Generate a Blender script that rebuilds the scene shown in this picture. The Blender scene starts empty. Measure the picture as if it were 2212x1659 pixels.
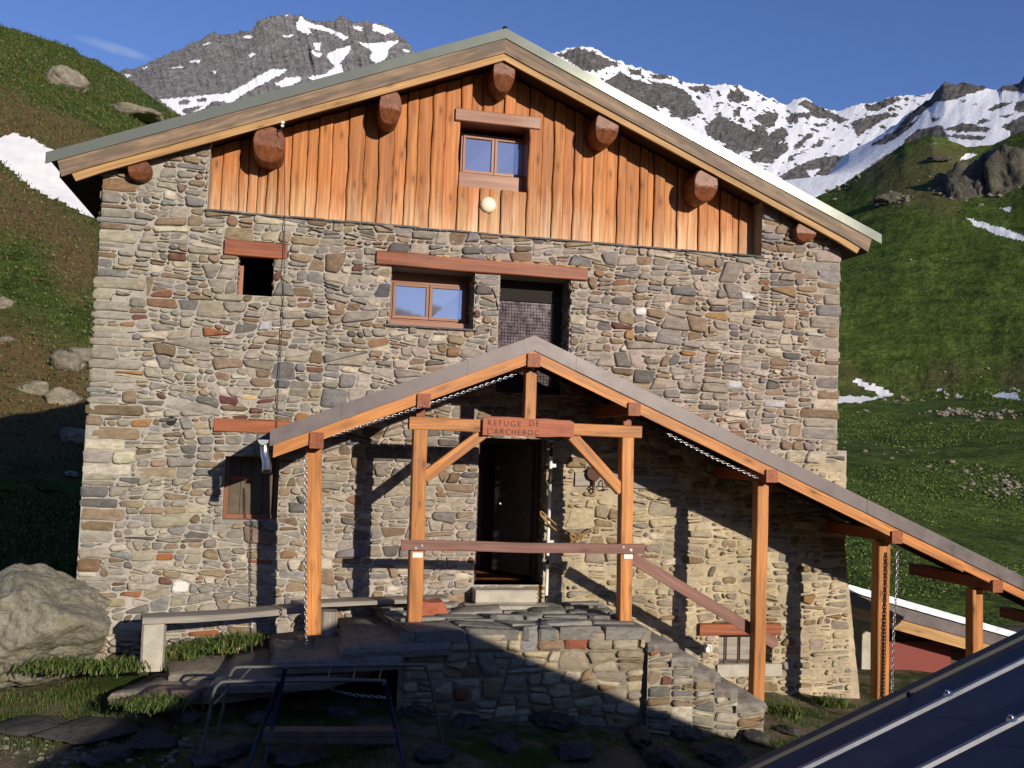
import bpy, math, random
import numpy as np
from mathutils import Vector, Matrix, noise as mn
from math import sin, cos, tan, pi, radians as RAD
SC = bpy.context.scene; COL = SC.collection
random.seed(7); RNG = np.random.default_rng(11)
ru = random.uniform

# ------------------------------------------------------------------ camera
PPX, PPY, FOC = 1106.0, 829.5, 2117.2
YAW, PIT, ROL = 0.22923, 0.05719, 0.0359
CAM = Vector((0, -12, 0))
_f = Vector((sin(YAW)*cos(PIT), cos(YAW)*cos(PIT), sin(PIT)))
_r = Vector((cos(YAW), -sin(YAW), 0)); _u = _r.cross(_f)
CR = _r*cos(ROL)+_u*sin(ROL); CU = -_r*sin(ROL)+_u*cos(ROL); CF = _f
MW = Matrix((CR, CU, CF))                       # rows
def ray(px, py):
    a = (px-PPX)/FOC; b = -(py-PPY)/FOC
    return CR*a+CU*b+CF
def at(px, py, Y):                               # point of a plane y = Y
    d = ray(px, py); return CAM+d*((Y-CAM.y)/d.y)
def proj_np(P):
    Q = (P-np.array(CAM))@np.array(MW).T
    return PPX+FOC*Q[:, 0]/Q[:, 2], PPY-FOC*Q[:, 1]/Q[:, 2]
cd = bpy.data.cameras.new('camera'); cam = bpy.data.objects.new('camera', cd); COL.objects.link(cam)
cam.matrix_world = Matrix(((CR.x, CU.x, -CF.x, 0), (CR.y, CU.y, -CF.y, -12), (CR.z, CU.z, -CF.z, 0), (0, 0, 0, 1)))
cd.sensor_width = 36; cd.lens = FOC/2212*36; cd.clip_end = 20000; cd.clip_start = .05
SC.camera = cam

# ------------------------------------------------------------------ light
SAZ, SEL = RAD(22.4), RAD(14.8)
SUN = Vector((sin(SAZ)*cos(SEL), -cos(SAZ)*cos(SEL), sin(SEL)))
sl = bpy.data.lights.new('sun', 'SUN'); so = bpy.data.objects.new('sun', sl); COL.objects.link(so)
sl.energy = 4.9; sl.angle = RAD(.5); sl.color = (1, .885, .745)
so.rotation_euler = (-SUN).to_track_quat('-Z', 'Y').to_euler(); so.location = (10, -30, 20)
w = bpy.data.worlds.new('World'); SC.world = w; w.use_nodes = True
nt = w.node_tree; bg = nt.nodes['Background']
sky = nt.nodes.new('ShaderNodeTexSky'); sky.sky_type = 'NISHITA'; sky.sun_disc = False
sky.sun_elevation = SEL; sky.sun_rotation = pi-SAZ; sky.altitude = 2000; sky.ozone_density = 2.5; sky.air_density = 1.0; sky.dust_density = .6
hs = nt.nodes.new('ShaderNodeMix'); hs.data_type = 'RGBA'; hs.blend_type = 'MULTIPLY'; hs.inputs[0].default_value = 1; hs.inputs[7].default_value = (1.0, 1.07, 1.46, 1)
nt.links.new(sky.outputs[0], hs.inputs[6]); 
tc = nt.nodes.new('ShaderNodeTexCoord'); cdir = ray(245, 104).normalized()                    # one thin wisp of cirrus
ax = cdir.cross(Vector((0, 0, 1))).normalized(); up_ = ax.cross(cdir)
def _dot(v, o):
    n = nt.nodes.new('ShaderNodeVectorMath'); n.operation = 'DOT_PRODUCT'; n.inputs[1].default_value = v; nt.links.new(o, n.inputs[0]); return n.outputs['Value']
def _m(op, a, b, c=None):
    n = nt.nodes.new('ShaderNodeMath'); n.operation = op
    for i, v in enumerate((a, b) if c is None else (a, b, c)):
        if isinstance(v, (int, float)): n.inputs[i].default_value = v
        else: nt.links.new(v, n.inputs[i])
    return n.outputs[0]
gen = tc.outputs['Generated']; dx_ = _dot(ax, gen); dz_ = _dot(up_, gen); dz2 = _m('MULTIPLY_ADD', dx_, .12, dz_)
r2_ = _m('ADD', _m('POWER', _m('MULTIPLY', dx_, 28), 2), _m('POWER', _m('MULTIPLY', dz2, 190), 2)); mk_ = _m('SUBTRACT', 1.0, r2_)
nz_ = nt.nodes.new('ShaderNodeTexNoise'); nz_.inputs['Scale'].default_value = 60; nz_.inputs['Detail'].default_value = 5; nt.links.new(gen, nz_.inputs['Vector'])
fm_ = nt.nodes.new('ShaderNodeMath'); fm_.operation = 'MULTIPLY'; fm_.use_clamp = True; nt.links.new(mk_, fm_.inputs[0]); nt.links.new(nz_.outputs['Fac'], fm_.inputs[1])
cl_ = nt.nodes.new('ShaderNodeMix'); cl_.data_type = 'RGBA'; nt.links.new(_m('MULTIPLY', _m('MAXIMUM', fm_.outputs[0], 0.0), .75), cl_.inputs[0]); nt.links.new(hs.outputs[2], cl_.inputs[6]); cl_.inputs[7].default_value = (4.2, 5.2, 7.2, 1)
nt.links.new(cl_.outputs[2], bg.inputs[0]); bg.inputs[1].default_value = .097
SC.view_settings.view_transform = 'Standard'; SC.view_settings.look = 'None'
SC.view_settings.exposure = 0; SC.view_settings.gamma = 1

# ------------------------------------------------------------------ materials
def lin(r, g, b):
    f = lambda c: (c/255/12.92 if c/255 <= .04045 else ((c/255+.055)/1.055)**2.4)
    return (f(r), f(g), f(b), 1)
class NT:
    def __init__(s, name):
        s.m = bpy.data.materials.new(name); s.m.use_nodes = True; s.t = s.m.node_tree
        s.b = s.t.nodes['Principled BSDF']; s.N = s.t.nodes; s.L = s.t.links
    def n(s, ty, **k):
        x = s.N.new(ty)
        for a, v in k.items():
            if a.startswith('i_'):
                key = a[2:]; key = int(key) if key.isdigit() else key.replace('_', ' ')
                x.inputs[key].default_value = v
            else: setattr(x, a, v)
        return x
    def l(s, a, b): s.L.new(a, b)
    def coord(s, attr=None, scale=(1, 1, 1)):
        if attr: o = s.n('ShaderNodeAttribute', attribute_name=attr).outputs['Vector']
        else: o = s.n('ShaderNodeNewGeometry').outputs['Position']
        mp = s.n('ShaderNodeMapping'); mp.inputs['Scale'].default_value = scale; s.l(o, mp.inputs[0]); return mp.outputs[0]
    def noise(s, co, sc, det=4, rough=.6, dist=0):
        x = s.n('ShaderNodeTexNoise', i_Scale=sc, i_Detail=det, i_Roughness=rough, i_Distortion=dist); s.l(co, x.inputs['Vector']); return x.outputs['Fac']
    def ramp(s, f, stops):
        r = s.n('ShaderNodeValToRGB'); e = r.color_ramp.elements
        while len(e) < len(stops): e.new(.5)
        for i, (p, c) in enumerate(stops):
            e[i].position = p; e[i].color = c if len(c) == 4 else (*c, 1)
        s.l(f, r.inputs[0]); return r.outputs[0]
    def mix(s, f, a, b, mode='MIX'):
        x = s.n('ShaderNodeMix', data_type='RGBA', blend_type=mode)
        for sock, v in ((x.inputs[0], f), (x.inputs[6], a), (x.inputs[7], b)):
            if isinstance(v, (float, int)): sock.default_value = v
            elif isinstance(v, tuple): sock.default_value = v if len(v) == 4 else (*v, 1)
            else: s.l(v, sock)
        return x.outputs[2]
    def math(s, op, a, b=0.0, c=None):
        x = s.n('ShaderNodeMath', operation=op)
        for i, v in enumerate((a, b) if c is None else (a, b, c)):
            if isinstance(v, (float, int)): x.inputs[i].default_value = v
            else: s.l(v, x.inputs[i])
        return x.outputs[0]
    def bump(s, h, st, dist=.01, prev=None):
        x = s.n('ShaderNodeBump', i_Strength=st, i_Distance=dist); s.l(h, x.inputs['Height'])
        if prev is not None: s.l(prev, x.inputs['Normal'])
        return x.outputs[0]
    def out(s, col, rough=.8, normal=None, **k):
        if isinstance(col, tuple): s.b.inputs['Base Color'].default_value = col if len(col) == 4 else (*col, 1)
        else: s.l(col, s.b.inputs['Base Color'])
        if isinstance(rough, (float, int)): s.b.inputs['Roughness'].default_value = rough
        else: s.l(rough, s.b.inputs['Roughness'])
        if normal is not None: s.l(normal, s.b.inputs['Normal'])
        for a, v in k.items(): s.b.inputs[a.replace('_', ' ')].default_value = v
        return s.m
G = (0, 0, 0, 1); Wt = (1, 1, 1, 1)
def g(v): return (v, v, v, 1)

def mat_stone(name='stone'):
    t = NT(name); co = t.coord(); a = t.n('ShaderNodeAttribute', attribute_name='Col').outputs['Color']
    big = t.noise(t.coord(scale=(1, 1, 2.2)), 9, 5, .65, .6)
    c = t.mix(1.0, a, t.ramp(big, [(.25, g(.55)), (.5, g(1.0)), (.75, g(1.35))]), 'MULTIPLY')
    rust = t.ramp(t.noise(co, 5, 4, .6, 1.0), [(.55, G), (.72, Wt)])
    c = t.mix(t.math('MULTIPLY', rust, .28), c, (.24, .14, .07))
    lich = t.ramp(t.noise(co, 22, 3, .7), [(.6, G), (.72, Wt)])
    c = t.mix(t.math('MULTIPLY', lich, .3), c, (.42, .40, .33))
    sp = t.noise(co, 160, 3, .7)
    c = t.mix(1.0, c, t.ramp(sp, [(.3, g(.68)), (.6, g(1.15))]), 'MULTIPLY')
    n1 = t.bump(t.noise(t.coord(scale=(1, 1, 3.5)), 24, 6, .7, .4), .75, .02)
    n2 = t.bump(sp, .35, .004, n1)
    return t.out(c, .85, n2, Specular_IOR_Level=.25)
def mat_mortar():
    t = NT('mortar'); co = t.coord(); a = t.n('ShaderNodeAttribute', attribute_name='Col').outputs['Color']
    c = t.mix(1.0, a, t.ramp(t.noise(co, 4, 6, .7), [(.3, g(.72)), (.7, g(1.2))]), 'MULTIPLY')
    s = t.noise(co, 90, 4, .75)
    c = t.mix(1.0, c, t.ramp(s, [(.3, g(.75)), (.65, g(1.15))]), 'MULTIPLY')
    return t.out(c, .95, t.bump(s, .6, .008, t.bump(t.noise(co, 18, 5, .7), .9, .02)), Specular_IOR_Level=.1)
def mat_wood(name, light, dark, knots=1.0, rough=.6, pale=None, stain=.0, grain=34.0):
    t = NT(name); co = t.coord('gc'); tint = t.n('ShaderNodeAttribute', attribute_name='Col').outputs['Color']
    gr = t.noise(t.coord('gc', (.9, grain, grain)), 1.0, 6, .62, .35)
    wv = t.noise(t.coord('gc', (.5, 7, 7)), 1.0, 4, .55, 1.6)
    c = t.mix(t.ramp(gr, [(.32, G), (.66, Wt)]), dark, light)
    c = t.mix(1.0, c, t.ramp(wv, [(.3, g(.72)), (.55, g(1.0)), (.75, g(1.22))]), 'MULTIPLY')
    if knots:
        v = t.n('ShaderNodeTexVoronoi', i_Scale=1.0, i_Randomness=1.0); t.l(t.coord('gc', (2.6, 7.5, 7.5)), v.inputs['Vector'])
        k = t.ramp(v.outputs['Distance'], [(.09, Wt), (.15, g(.4)), (.34, G)])
        c = t.mix(t.math('MULTIPLY', k, .75*knots), c, tuple(x*.35 for x in dark[:3]))
    if pale:                                                 # rain-bleached lower ends
        sz = t.n('ShaderNodeSeparateXYZ'); t.l(t.n('ShaderNodeNewGeometry').outputs['Position'], sz.inputs[0])
        hz = t.math('ADD', sz.outputs[2], t.math('MULTIPLY', t.noise(t.coord('gc', (1.4, 11, 11)), 1.0, 4, .7), 1.5))
        hz = t.math('SUBTRACT', hz, t.math('MULTIPLY', t.noise(t.coord(scale=(.55, 0, 0)), 1.0, 2), 1.3))
        pr = t.n('ShaderNodeMapRange', i_1=2.3, i_2=3.25, i_3=.9, i_4=0.0); t.l(hz, pr.inputs[0])
        c = t.mix(pr.outputs[0], c, t.mix(t.ramp(gr, [(.35, G), (.6, Wt)]), tuple(x*.55 for x in pale), pale))
    if grain == 22:                                          # drying checks along the grain
        ck = t.noise(t.coord('gc', (.45, 26, 26)), 1.0, 3, .5, .2); c = t.mix(t.ramp(ck, [(.485, G), (.497, g(.7)), (.503, g(.7)), (.515, G)]), c, tuple(x*.35 for x in dark[:3]))
    if stain:
        c = t.mix(t.math('MULTIPLY', t.ramp(t.noise(t.coord('gc', (1.5, 9, 9)), 1.0, 5, .7), [(.45, G), (.62, Wt)]), stain), c, (.10, .08, .065))
    c = t.mix(1.0, c, tint, 'MULTIPLY')
    return t.out(c, rough, t.bump(gr, .35, .004), Specular_IOR_Level=.3)
def mat_plain(name, col, rough=.6, metal=0., var=.25, sc=6, bump=.2, bd=.004, spec=.4, rv=.1):
    t = NT(name); co = t.coord(); n = t.noise(co, sc, 6, .65); f = t.noise(co, sc*14, 3, .6)
    c = t.mix(1.0, (*col, 1), t.ramp(n, [(.3, g(1-var)), (.7, g(1+var))]), 'MULTIPLY')
    c = t.mix(1.0, c, t.ramp(f, [(.3, g(1-var*.4)), (.7, g(1+var*.4))]), 'MULTIPLY')
    return t.out(c, t.ramp(n, [(.3, g(max(rough-rv, 0.02))), (.7, g(min(rough+rv, 1)))]), t.bump(f, bump, bd), Metallic=metal, Specular_IOR_Level=spec)
def mat_glass(name, tint=(.02, .022, .03)):
    t = NT(name); co = t.coord(); nb = t.bump(t.noise(co, 3, 2), .02, .02)
    return t.out((.42, .42, .47), .03, nb, Metallic=.85)
M = {}
M['stone'] = mat_stone(); M['mortar'] = mat_mortar()
M['clad'] = mat_wood('larch cladding', (.55, .225, .070), (.34, .112, .031), pale=(.82, .60, .38), knots=1.0)
M['timber'] = mat_wood('glazed porch timber', (.62, .265, .072), (.42, .150, .034), knots=1.1, rough=.5, grain=22, stain=.22)
M['timber_red'] = mat_wood('red brown stained timber', (.34, .105, .04), (.20, .050, .018), knots=.5, rough=.5)
M['rail'] = mat_wood('dull purple brown plank', (.25, .13, .10), (.16, .075, .058), knots=.7)
M['log'] = mat_wood('stained log', (.25, .085, .034), (.12, .036, .014), knots=.3, rough=.45, grain=14)
M['barge'] = mat_wood('weathered barge board', (.35, .245, .15), (.17, .105, .06), knots=.8, stain=.75, grain=26)
M['barge2'] = mat_wood('honey under board', (.56, .34, .14), (.36, .19, .065), knots=.8, grain=26)
M['dark_wood'] = mat_wood('old dark boards', (.10, .055, .03), (.05, .026, .015), knots=.3)
M['grey_wood'] = mat_wood('silvered plank', (.36, .33, .28), (.20, .175, .145), knots=.6)
M['frame'] = mat_wood('window joinery', (.33, .15, .085), (.24, .10, .055), knots=0, rough=.4)
M['flash'] = mat_plain('zinc flashing', (.17, .185, .15), .19, .25, .04, 3, .03, rv=.015)
M['flash2'] = mat_plain('porch lead grey flashing', (.13, .108, .105), .42, .15, .15, 4, .1)
M['zinc'] = mat_plain('galvanised metal', (.55, .56, .57), .3, .95, .15, 9, .1)
M['tube'] = mat_plain('shade-darkened tube', (.13, .13, .12), .5, .5, .2, 9, .1)  # galvanised grey darkened, the rack's shade is put into its colour
M['blue'] = mat_plain('blue painted tube', (.015, .028, .06), .45, .0, .3, 9, .1)
M['glass'] = mat_glass('window glass'); M['glass2'] = mat_plain('dim dusty glass', (.040, .026, .045), .2, 0, .3, 12, .05, spec=.5)
M['dark'] = mat_plain('interior and shade black', (.018, .014, .012), .9, 0, .3, 3)
M['white'] = mat_plain('white paint', (.75, .74, .70), .5, 0, .08, 8, .1)
M['cream'] = mat_plain('cream lamp glass', (.78, .72, .52), .3, 0, .05, 8, .05)
M['black'] = mat_plain('black paint', (.02, .02, .02), .5, 0, .1, 8, .1)
M['conc'] = mat_plain('pale concrete', (.42, .39, .32), .9, 0, .22, 5, .5, .01)
M['red_wall'] = mat_plain('maroon boarding', (.20, .04, .03), .7, 0, .15, 5, .1)
M['iron'] = mat_plain('rusted iron', (.09, .04, .025), .7, .3, .3, 20, .3)
M['hutroof'] = mat_plain('blue black sheet roof', (.020, .027, .055), .45, .25, .12, 1.5, .05)
M['rib'] = mat_plain('grey roof rib', (.22, .225, .23), .4, .5, .12, 4, .05)
M['rope'] = mat_plain('straw coloured cord', (.32, .20, .08), .9, 0, .3, 30, .3)
M['redstone'] = mat_plain('red sandstone', (.36, .11, .06), .8, 0, .35, 7, .6, .02)
M['shelf'] = mat_plain('dull brown plank', (.11, .085, .06), .8, 0, .3, 6, .3)

def mat_rock(name, c1, c2, sc=1.0, bd=.05, green=None, strat=0.8):
    t = NT(name); o = t.coord(scale=(sc, sc, sc)); n = t.noise(o, 1.6, 8, .68, .5); f = t.noise(o, 14, 6, .7)
    c = t.mix(t.ramp(n, [(.35, G), (.65, Wt)]), c1, c2)
    c = t.mix(1.0, c, t.ramp(f, [(.3, g(.6)), (.7, g(1.3))]), 'MULTIPLY')
    if green:
        c = t.mix(t.math('MULTIPLY', t.ramp(t.noise(o, 2.3, 6, .7), [(.5, G), (.62, Wt)]), .55), c, green)
    return t.out(c, .9, t.bump(f, .6, bd*.5, t.bump(n, .9, bd*4)), Specular_IOR_Level=.2)
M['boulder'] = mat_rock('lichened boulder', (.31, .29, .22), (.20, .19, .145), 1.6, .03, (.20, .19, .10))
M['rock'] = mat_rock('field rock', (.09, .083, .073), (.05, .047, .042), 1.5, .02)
M['hillrock'] = mat_rock('hill rock', (.30, .27, .20), (.17, .15, .11), .35, .08)
M['crag'] = mat_rock('dark crag', (.12, .11, .085), (.065, .06, .048), .12, .3)

def mat_ground():
    t = NT('ground'); co = t.coord(); n = t.noise(co, .9, 7, .68, .4); f = t.noise(co, 26, 5, .75); m = t.noise(co, 5, 6, .7)
    grass = t.mix(f, (.018, .035, .007), (.07, .105, .02)); dirt = t.mix(m, (.11, .085, .055), (.22, .18, .12))
    c = t.mix(t.ramp(t.math('ADD', n, t.math('MULTIPLY', m, .35)), [(.58, G), (.72, Wt)]), grass, dirt)
    return t.out(c, .95, t.bump(f, .8, .03, t.bump(m, .8, .08)), Specular_IOR_Level=.1)
def mat_hill(name, g1, g2, br, sc, bd):
    """grassy slope; attribute Mask: R = brown turf, G = rock/scree, B = snow"""
    t = NT(name); o = t.coord(scale=(sc, sc, sc)); a = t.n('ShaderNodeAttribute', attribute_name='Mask')
    s = t.n('ShaderNodeSeparateColor'); t.l(a.outputs['Color'], s.inputs[0])
    big = t.noise(o, .35, 6, .65, .5); f = t.noise(o, 9, 6, .75); m = t.noise(o, 2.0, 6, .72, .3)
    gr = t.mix(t.ramp(m, [(.32, G), (.68, Wt)]), g1, g2); st_ = t.noise(t.coord(scale=(sc, sc, sc*4.5)), 1.2, 6, .7, .4); gr = t.mix(1.0, gr, t.ramp(st_, [(.30, g(.42)), (.46, g(.95)), (.70, g(1.3))]), 'MULTIPLY')  # flat dark streaks paint the shadows of small bumps into the turf
    gr = t.mix(1.0, gr, t.ramp(f, [(.28, g(.35)), (.5, g(.9)), (.75, g(1.6))]), 'MULTIPLY')
    br_ = t.mix(f, tuple(x*.5 for x in br), tuple(x*1.4 for x in br))
    bm = t.ramp(t.math('ADD', t.math('MULTIPLY', s.outputs[0], .9), t.math('ADD', t.math('MULTIPLY', big, .45), t.math('MULTIPLY', m, .45))), [(.56, G), (.95, Wt)])
    c = t.mix(bm, gr, br_)
    rk = t.ramp(t.math('ADD', s.outputs[1], t.math('MULTIPLY', t.math('SUBTRACT', f, .5), 1.6)), [(.42, G), (.55, Wt)])
    rock = t.mix(t.noise(o, 16, 5, .8), (.06, .055, .045), (.42, .39, .33))
    c = t.mix(rk, c, rock)
    sn = t.ramp(t.math('ADD', s.outputs[2], t.math('MULTIPLY', t.math('SUBTRACT', m, .5), .35)), [(.47, G), (.53, Wt)])
    c = t.mix(sn, c, (.80, .80, .80))
    h = t.math('ADD', f, t.math('MULTIPLY', m, 2.0)); h = t.math('MULTIPLY', h, t.math('SUBTRACT', 1.0, t.math('MULTIPLY', sn, .85)))
    return t.out(c, .95, t.bump(h, .9, bd), Specular_IOR_Level=.1)
def mat_mountain(name, r1, r2, sc, bd):
    t = NT(name); o = t.coord(scale=(sc, sc, sc*1.0)); a = t.n('ShaderNodeAttribute', attribute_name='Mask')
    s = t.n('ShaderNodeSeparateColor'); t.l(a.outputs['Color'], s.inputs[0])
    st = t.noise(t.coord(scale=(sc*1.2, sc*.9, sc*1.9)), 3, 9, .74, 1.6); f = t.noise(o, 14, 6, .75, .5)
    c = t.mix(t.ramp(st, [(.33, G), (.67, Wt)]), r1, r2)
    c = t.mix(1.0, c, t.ramp(f, [(.3, g(.6)), (.7, g(1.35))]), 'MULTIPLY')
    sn = t.ramp(t.math('ADD', s.outputs[2], t.math('MULTIPLY', t.math('SUBTRACT', t.noise(o, 8, 6, .75, .6), .5), 1.1)), [(.47, G), (.53, Wt)])
    c = t.mix(sn, c, t.mix(t.noise(o, 2.5, 5, .6), (.66, .68, .73), (.84, .85, .87)))
    h = t.math('MULTIPLY', t.math('ADD', f, st), t.math('SUBTRACT', 1.0, t.math('MULTIPLY', sn, .9)))
    return t.out(c, .9, t.bump(h, 1.0, bd), Specular_IOR_Level=.1)
M['ground'] = mat_ground()
M['hillL'] = mat_hill('near alpine slope', (.036, .062, .012), (.095, .135, .030), (.155, .108, .052), .45, .20)
M['hillR'] = mat_hill('far alpine slope', (.045, .078, .012), (.115, .165, .032), (.12, .105, .045), .11, .7)
M['mtL'] = mat_mountain('grey peak', (.20, .195, .20), (.42, .41, .41), .006, 16)
M['mtR'] = mat_mountain('snow ridge', (.11, .105, .10), (.30, .285, .27), .009, 12)

# ------------------------------------------------------------------ mesh helper
class MB:
    def __init__(s): s.v = []; s.f = []; s.c = []; s.g = []; s.sm = []
    def add(s, vs, fs, col=(1, 1, 1), gc=None, smooth=False):
        o = len(s.v); s.v += [tuple(p) for p in vs]
        s.c += ([col]*len(vs) if not isinstance(col, list) else col)
        s.g += (gc if gc is not None else [(p[0], p[1], p[2]) for p in vs])
        s.f += [tuple(i+o for i in f) for f in fs]
        s.sm += (smooth if isinstance(smooth, list) else [smooth]*len(fs))
        return s
    def build(s, name, mat, parent=None, loc=None, label=None):
        root = parent
        while root is not None and root.parent is not None: root = root.parent
        if root is not None: L = Vector(root.location)
        elif loc is not None: L = Vector(loc)
        else:
            a = np.array(s.v); L = Vector(((a[:, 0].min()+a[:, 0].max())/2, (a[:, 1].min()+a[:, 1].max())/2, a[:, 2].min()))
        me = bpy.data.meshes.new(name)
        me.from_pydata([(p[0]-L.x, p[1]-L.y, p[2]-L.z) for p in s.v], [], s.f)
        at_ = me.attributes.new('Col', 'FLOAT_COLOR', 'POINT'); at_.data.foreach_set('color', np.array([(*c[:3], 1) for c in s.c], 'f').ravel())
        ag = me.attributes.new('gc', 'FLOAT_VECTOR', 'POINT'); ag.data.foreach_set('vector', np.array(s.g, 'f').ravel())
        me.polygons.foreach_set('use_smooth', s.sm); me.materials.append(M[mat] if isinstance(mat, str) else mat); me.update()
        o = bpy.data.objects.new(name, me); COL.objects.link(o)
        if parent is not None: o.parent = parent
        else: o.location = L
        if label: o['label'] = label
        return o
def tag(o, label=None, cat=None, group=None, kind=None):
    if label: o['label'] = label
    if cat: o['category'] = cat
    if group: o['group'] = group
    if kind: o['kind'] = kind
    return o
def empty(name, loc, label, cat, group=None):
    o = bpy.data.objects.new(name, None); COL.objects.link(o); o.location = loc; o.empty_display_size = .2
    return tag(o, label, cat, group)

def beam(mb, p0, p1, w_, h_, up=(0, 0, 1), seg=None, wob=.0015, bev=.006, col=None, cut=None):
    """squared timber from p0 to p1, bevelled edges, w_ sideways, h_ along up"""
    p0 = Vector(p0); p1 = Vector(p1); d = (p1-p0); L = d.length; d.normalize()
    up = Vector(up); sd = d.cross(up).normalized(); up = sd.cross(d).normalized()
    n = seg or max(2, int(L/.25)+1); hw, hh = w_/2, h_/2; b = min(bev, hw*.4, hh*.4)
    sec = [(-hw+b, -hh), (hw-b, -hh), (hw, -hh+b), (hw, hh-b), (hw-b, hh), (-hw+b, hh), (-hw, hh-b), (-hw, -hh+b)]
    vs, gc = [], []; r = (ru(0, 50), ru(0, 50), ru(0, 50)); tint = col or (lambda k: (k, k, k))(ru(.88, 1.08))
    for i in range(n+1):
        t = L*i/n; q = p0+d*t; ph = r[0]+t*1.3
        ox, oy = mn.noise((ph, r[1], 0))*wob*4, mn.noise((ph, 0, r[2]))*wob*4
        for (a, c) in sec:
            vs.append(q+sd*(a+ox)+up*(c+oy)); gc.append((t+r[0], a+r[1], c+r[2]))
    fs = []
    for i in range(n):
        for k in range(8):
            a = i*8+k; c = i*8+(k+1) % 8; fs.append((a, a+8, c+8, c))
    fs.append(tuple(range(8))); fs.append(tuple(n*8+k for k in range(7, -1, -1)))
    return mb.add(vs, fs, tint, gc)
def box(mb, a, b, **k):
    """axis aligned bevelled box, grain along its longest side"""
    a = Vector(a); b = Vector(b); s = [abs(b[i]-a[i]) for i in range(3)]; c = (a+b)/2; ax = s.index(max(s))
    d = [Vector((1, 0, 0)), Vector((0, 1, 0)), Vector((0, 0, 1))][ax]
    up = Vector((0, 0, 1)) if ax != 2 else Vector((0, 1, 0)); sd = d.cross(up)
    wi = sum(abs(sd[i])*s[i] for i in range(3)); hi = sum(abs(up[i])*s[i] for i in range(3))
    k.setdefault('seg', 1); k.setdefault('wob', 0); k.setdefault('bev', .003)
    return beam(mb, c-d*s[ax]/2, c+d*s[ax]/2, wi, hi, up, **k)
def prism(mb, pts, y0, y1, col=(1, 1, 1), gdir=None):
    """polygon in XZ extruded along y; grain along gdir"""
    n = len(pts); gd = Vector(gdir or (1, 0)).normalized(); r = (ru(0, 50), ru(0, 50), ru(0, 50)); vs = []; gc = []
    for y in (y0, y1):
        for (x, z) in pts:
            vs.append((x, y, z)); gc.append((x*gd.x+z*gd.y+r[0], y+r[1], -x*gd.y+z*gd.x+r[2]))
    ar = sum(pts[i][0]*pts[(i+1) % n][1]-pts[(i+1) % n][0]*pts[i][1] for i in range(n))
    fr = tuple(range(n)); bk = tuple(range(2*n-1, n-1, -1)); sd = [(i, i+n, (i+1) % n+n, (i+1) % n) for i in range(n)]
    if ar < 0: fr = fr[::-1]; bk = bk[::-1]; sd = [x[::-1] for x in sd]
    return mb.add(vs, [fr, bk]+sd, col, gc)
def tube(mb, pts, r, n=8, closed=False, smooth=True, rr=None):
    pts = [Vector(p) for p in pts]; m = len(pts); vs = []; gc = []; t0 = None; acc = 0
    for i, p in enumerate(pts):
        if closed: t = pts[(i+1) % m]-pts[i-1]
        else: t = pts[min(i+1, m-1)]-pts[max(i-1, 0)]
        t.normalize()
        if t0 is None:
            a = Vector((0, 0, 1)) if abs(t.z) < .9 else Vector((1, 0, 0)); u = t.cross(a).normalized()
        else: u = (u-t*u.dot(t)).normalized()
        v = t.cross(u); t0 = t; acc += (p-pts[i-1]).length if i else 0; rad = rr[i] if rr else r
        for k in range(n):
            a = 2*pi*k/n; vs.append(p+u*cos(a)*rad+v*sin(a)*rad); gc.append((acc, rad*cos(a), rad*sin(a)))
    fs = []
    for i in range(m if closed else m-1):
        j = (i+1) % m
        for k in range(n): fs.append((i*n+k, j*n+k, j*n+(k+1) % n, i*n+(k+1) % n)[::-1])
    sm = [smooth]*len(fs)
    if not closed: fs += [tuple(range(n)), tuple((m-1)*n+k for k in range(n-1, -1, -1))]; sm += [False, False]
    return mb.add(vs, fs, (1, 1, 1), gc, sm)
def bez(P, n=24):                                            # Catmull-Rom through points
    P = [Vector(p) for p in P]; Q = [P[0]*2-P[1]]+P+[P[-1]*2-P[-2]]; out = []
    for i in range(1, len(Q)-2):
        for k in range(n):
            t = k/n; a, b, c, d = Q[i-1], Q[i], Q[i+1], Q[i+2]
            out.append(.5*((2*b)+(-a+c)*t+(2*a-5*b+4*c-d)*t*t+(-a+3*b-3*c+d)*t**3))
    return out+[P[-1]]
def chain(mb, path, pitch=.04, r=.005, wd=.5):
    path = [Vector(p) for p in path]; cum = [0]
    for i in range(1, len(path)): cum.append(cum[-1]+(path[i]-path[i-1]).length)
    s = 0; k = 0; j = 0
    while s+pitch < cum[-1]:
        while cum[j+1] < s+pitch*.5: j += 1
        p = path[j].lerp(path[j+1], (s+pitch*.5-cum[j])/max(1e-6, cum[j+1]-cum[j])); d = (path[j+1]-path[j]).normalized()
        a = d.cross(Vector((0, 1, 0))).normalized(); b = d.cross(a)
        sd = a if k % 2 else b; L = pitch*.66; W_ = pitch*.36
        tube(mb, [p+d*L*cos(q)+sd*W_*sin(q) for q in [2*pi*i/10 for i in range(10)]], r, 5, True)
        s += pitch; k += 1
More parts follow.
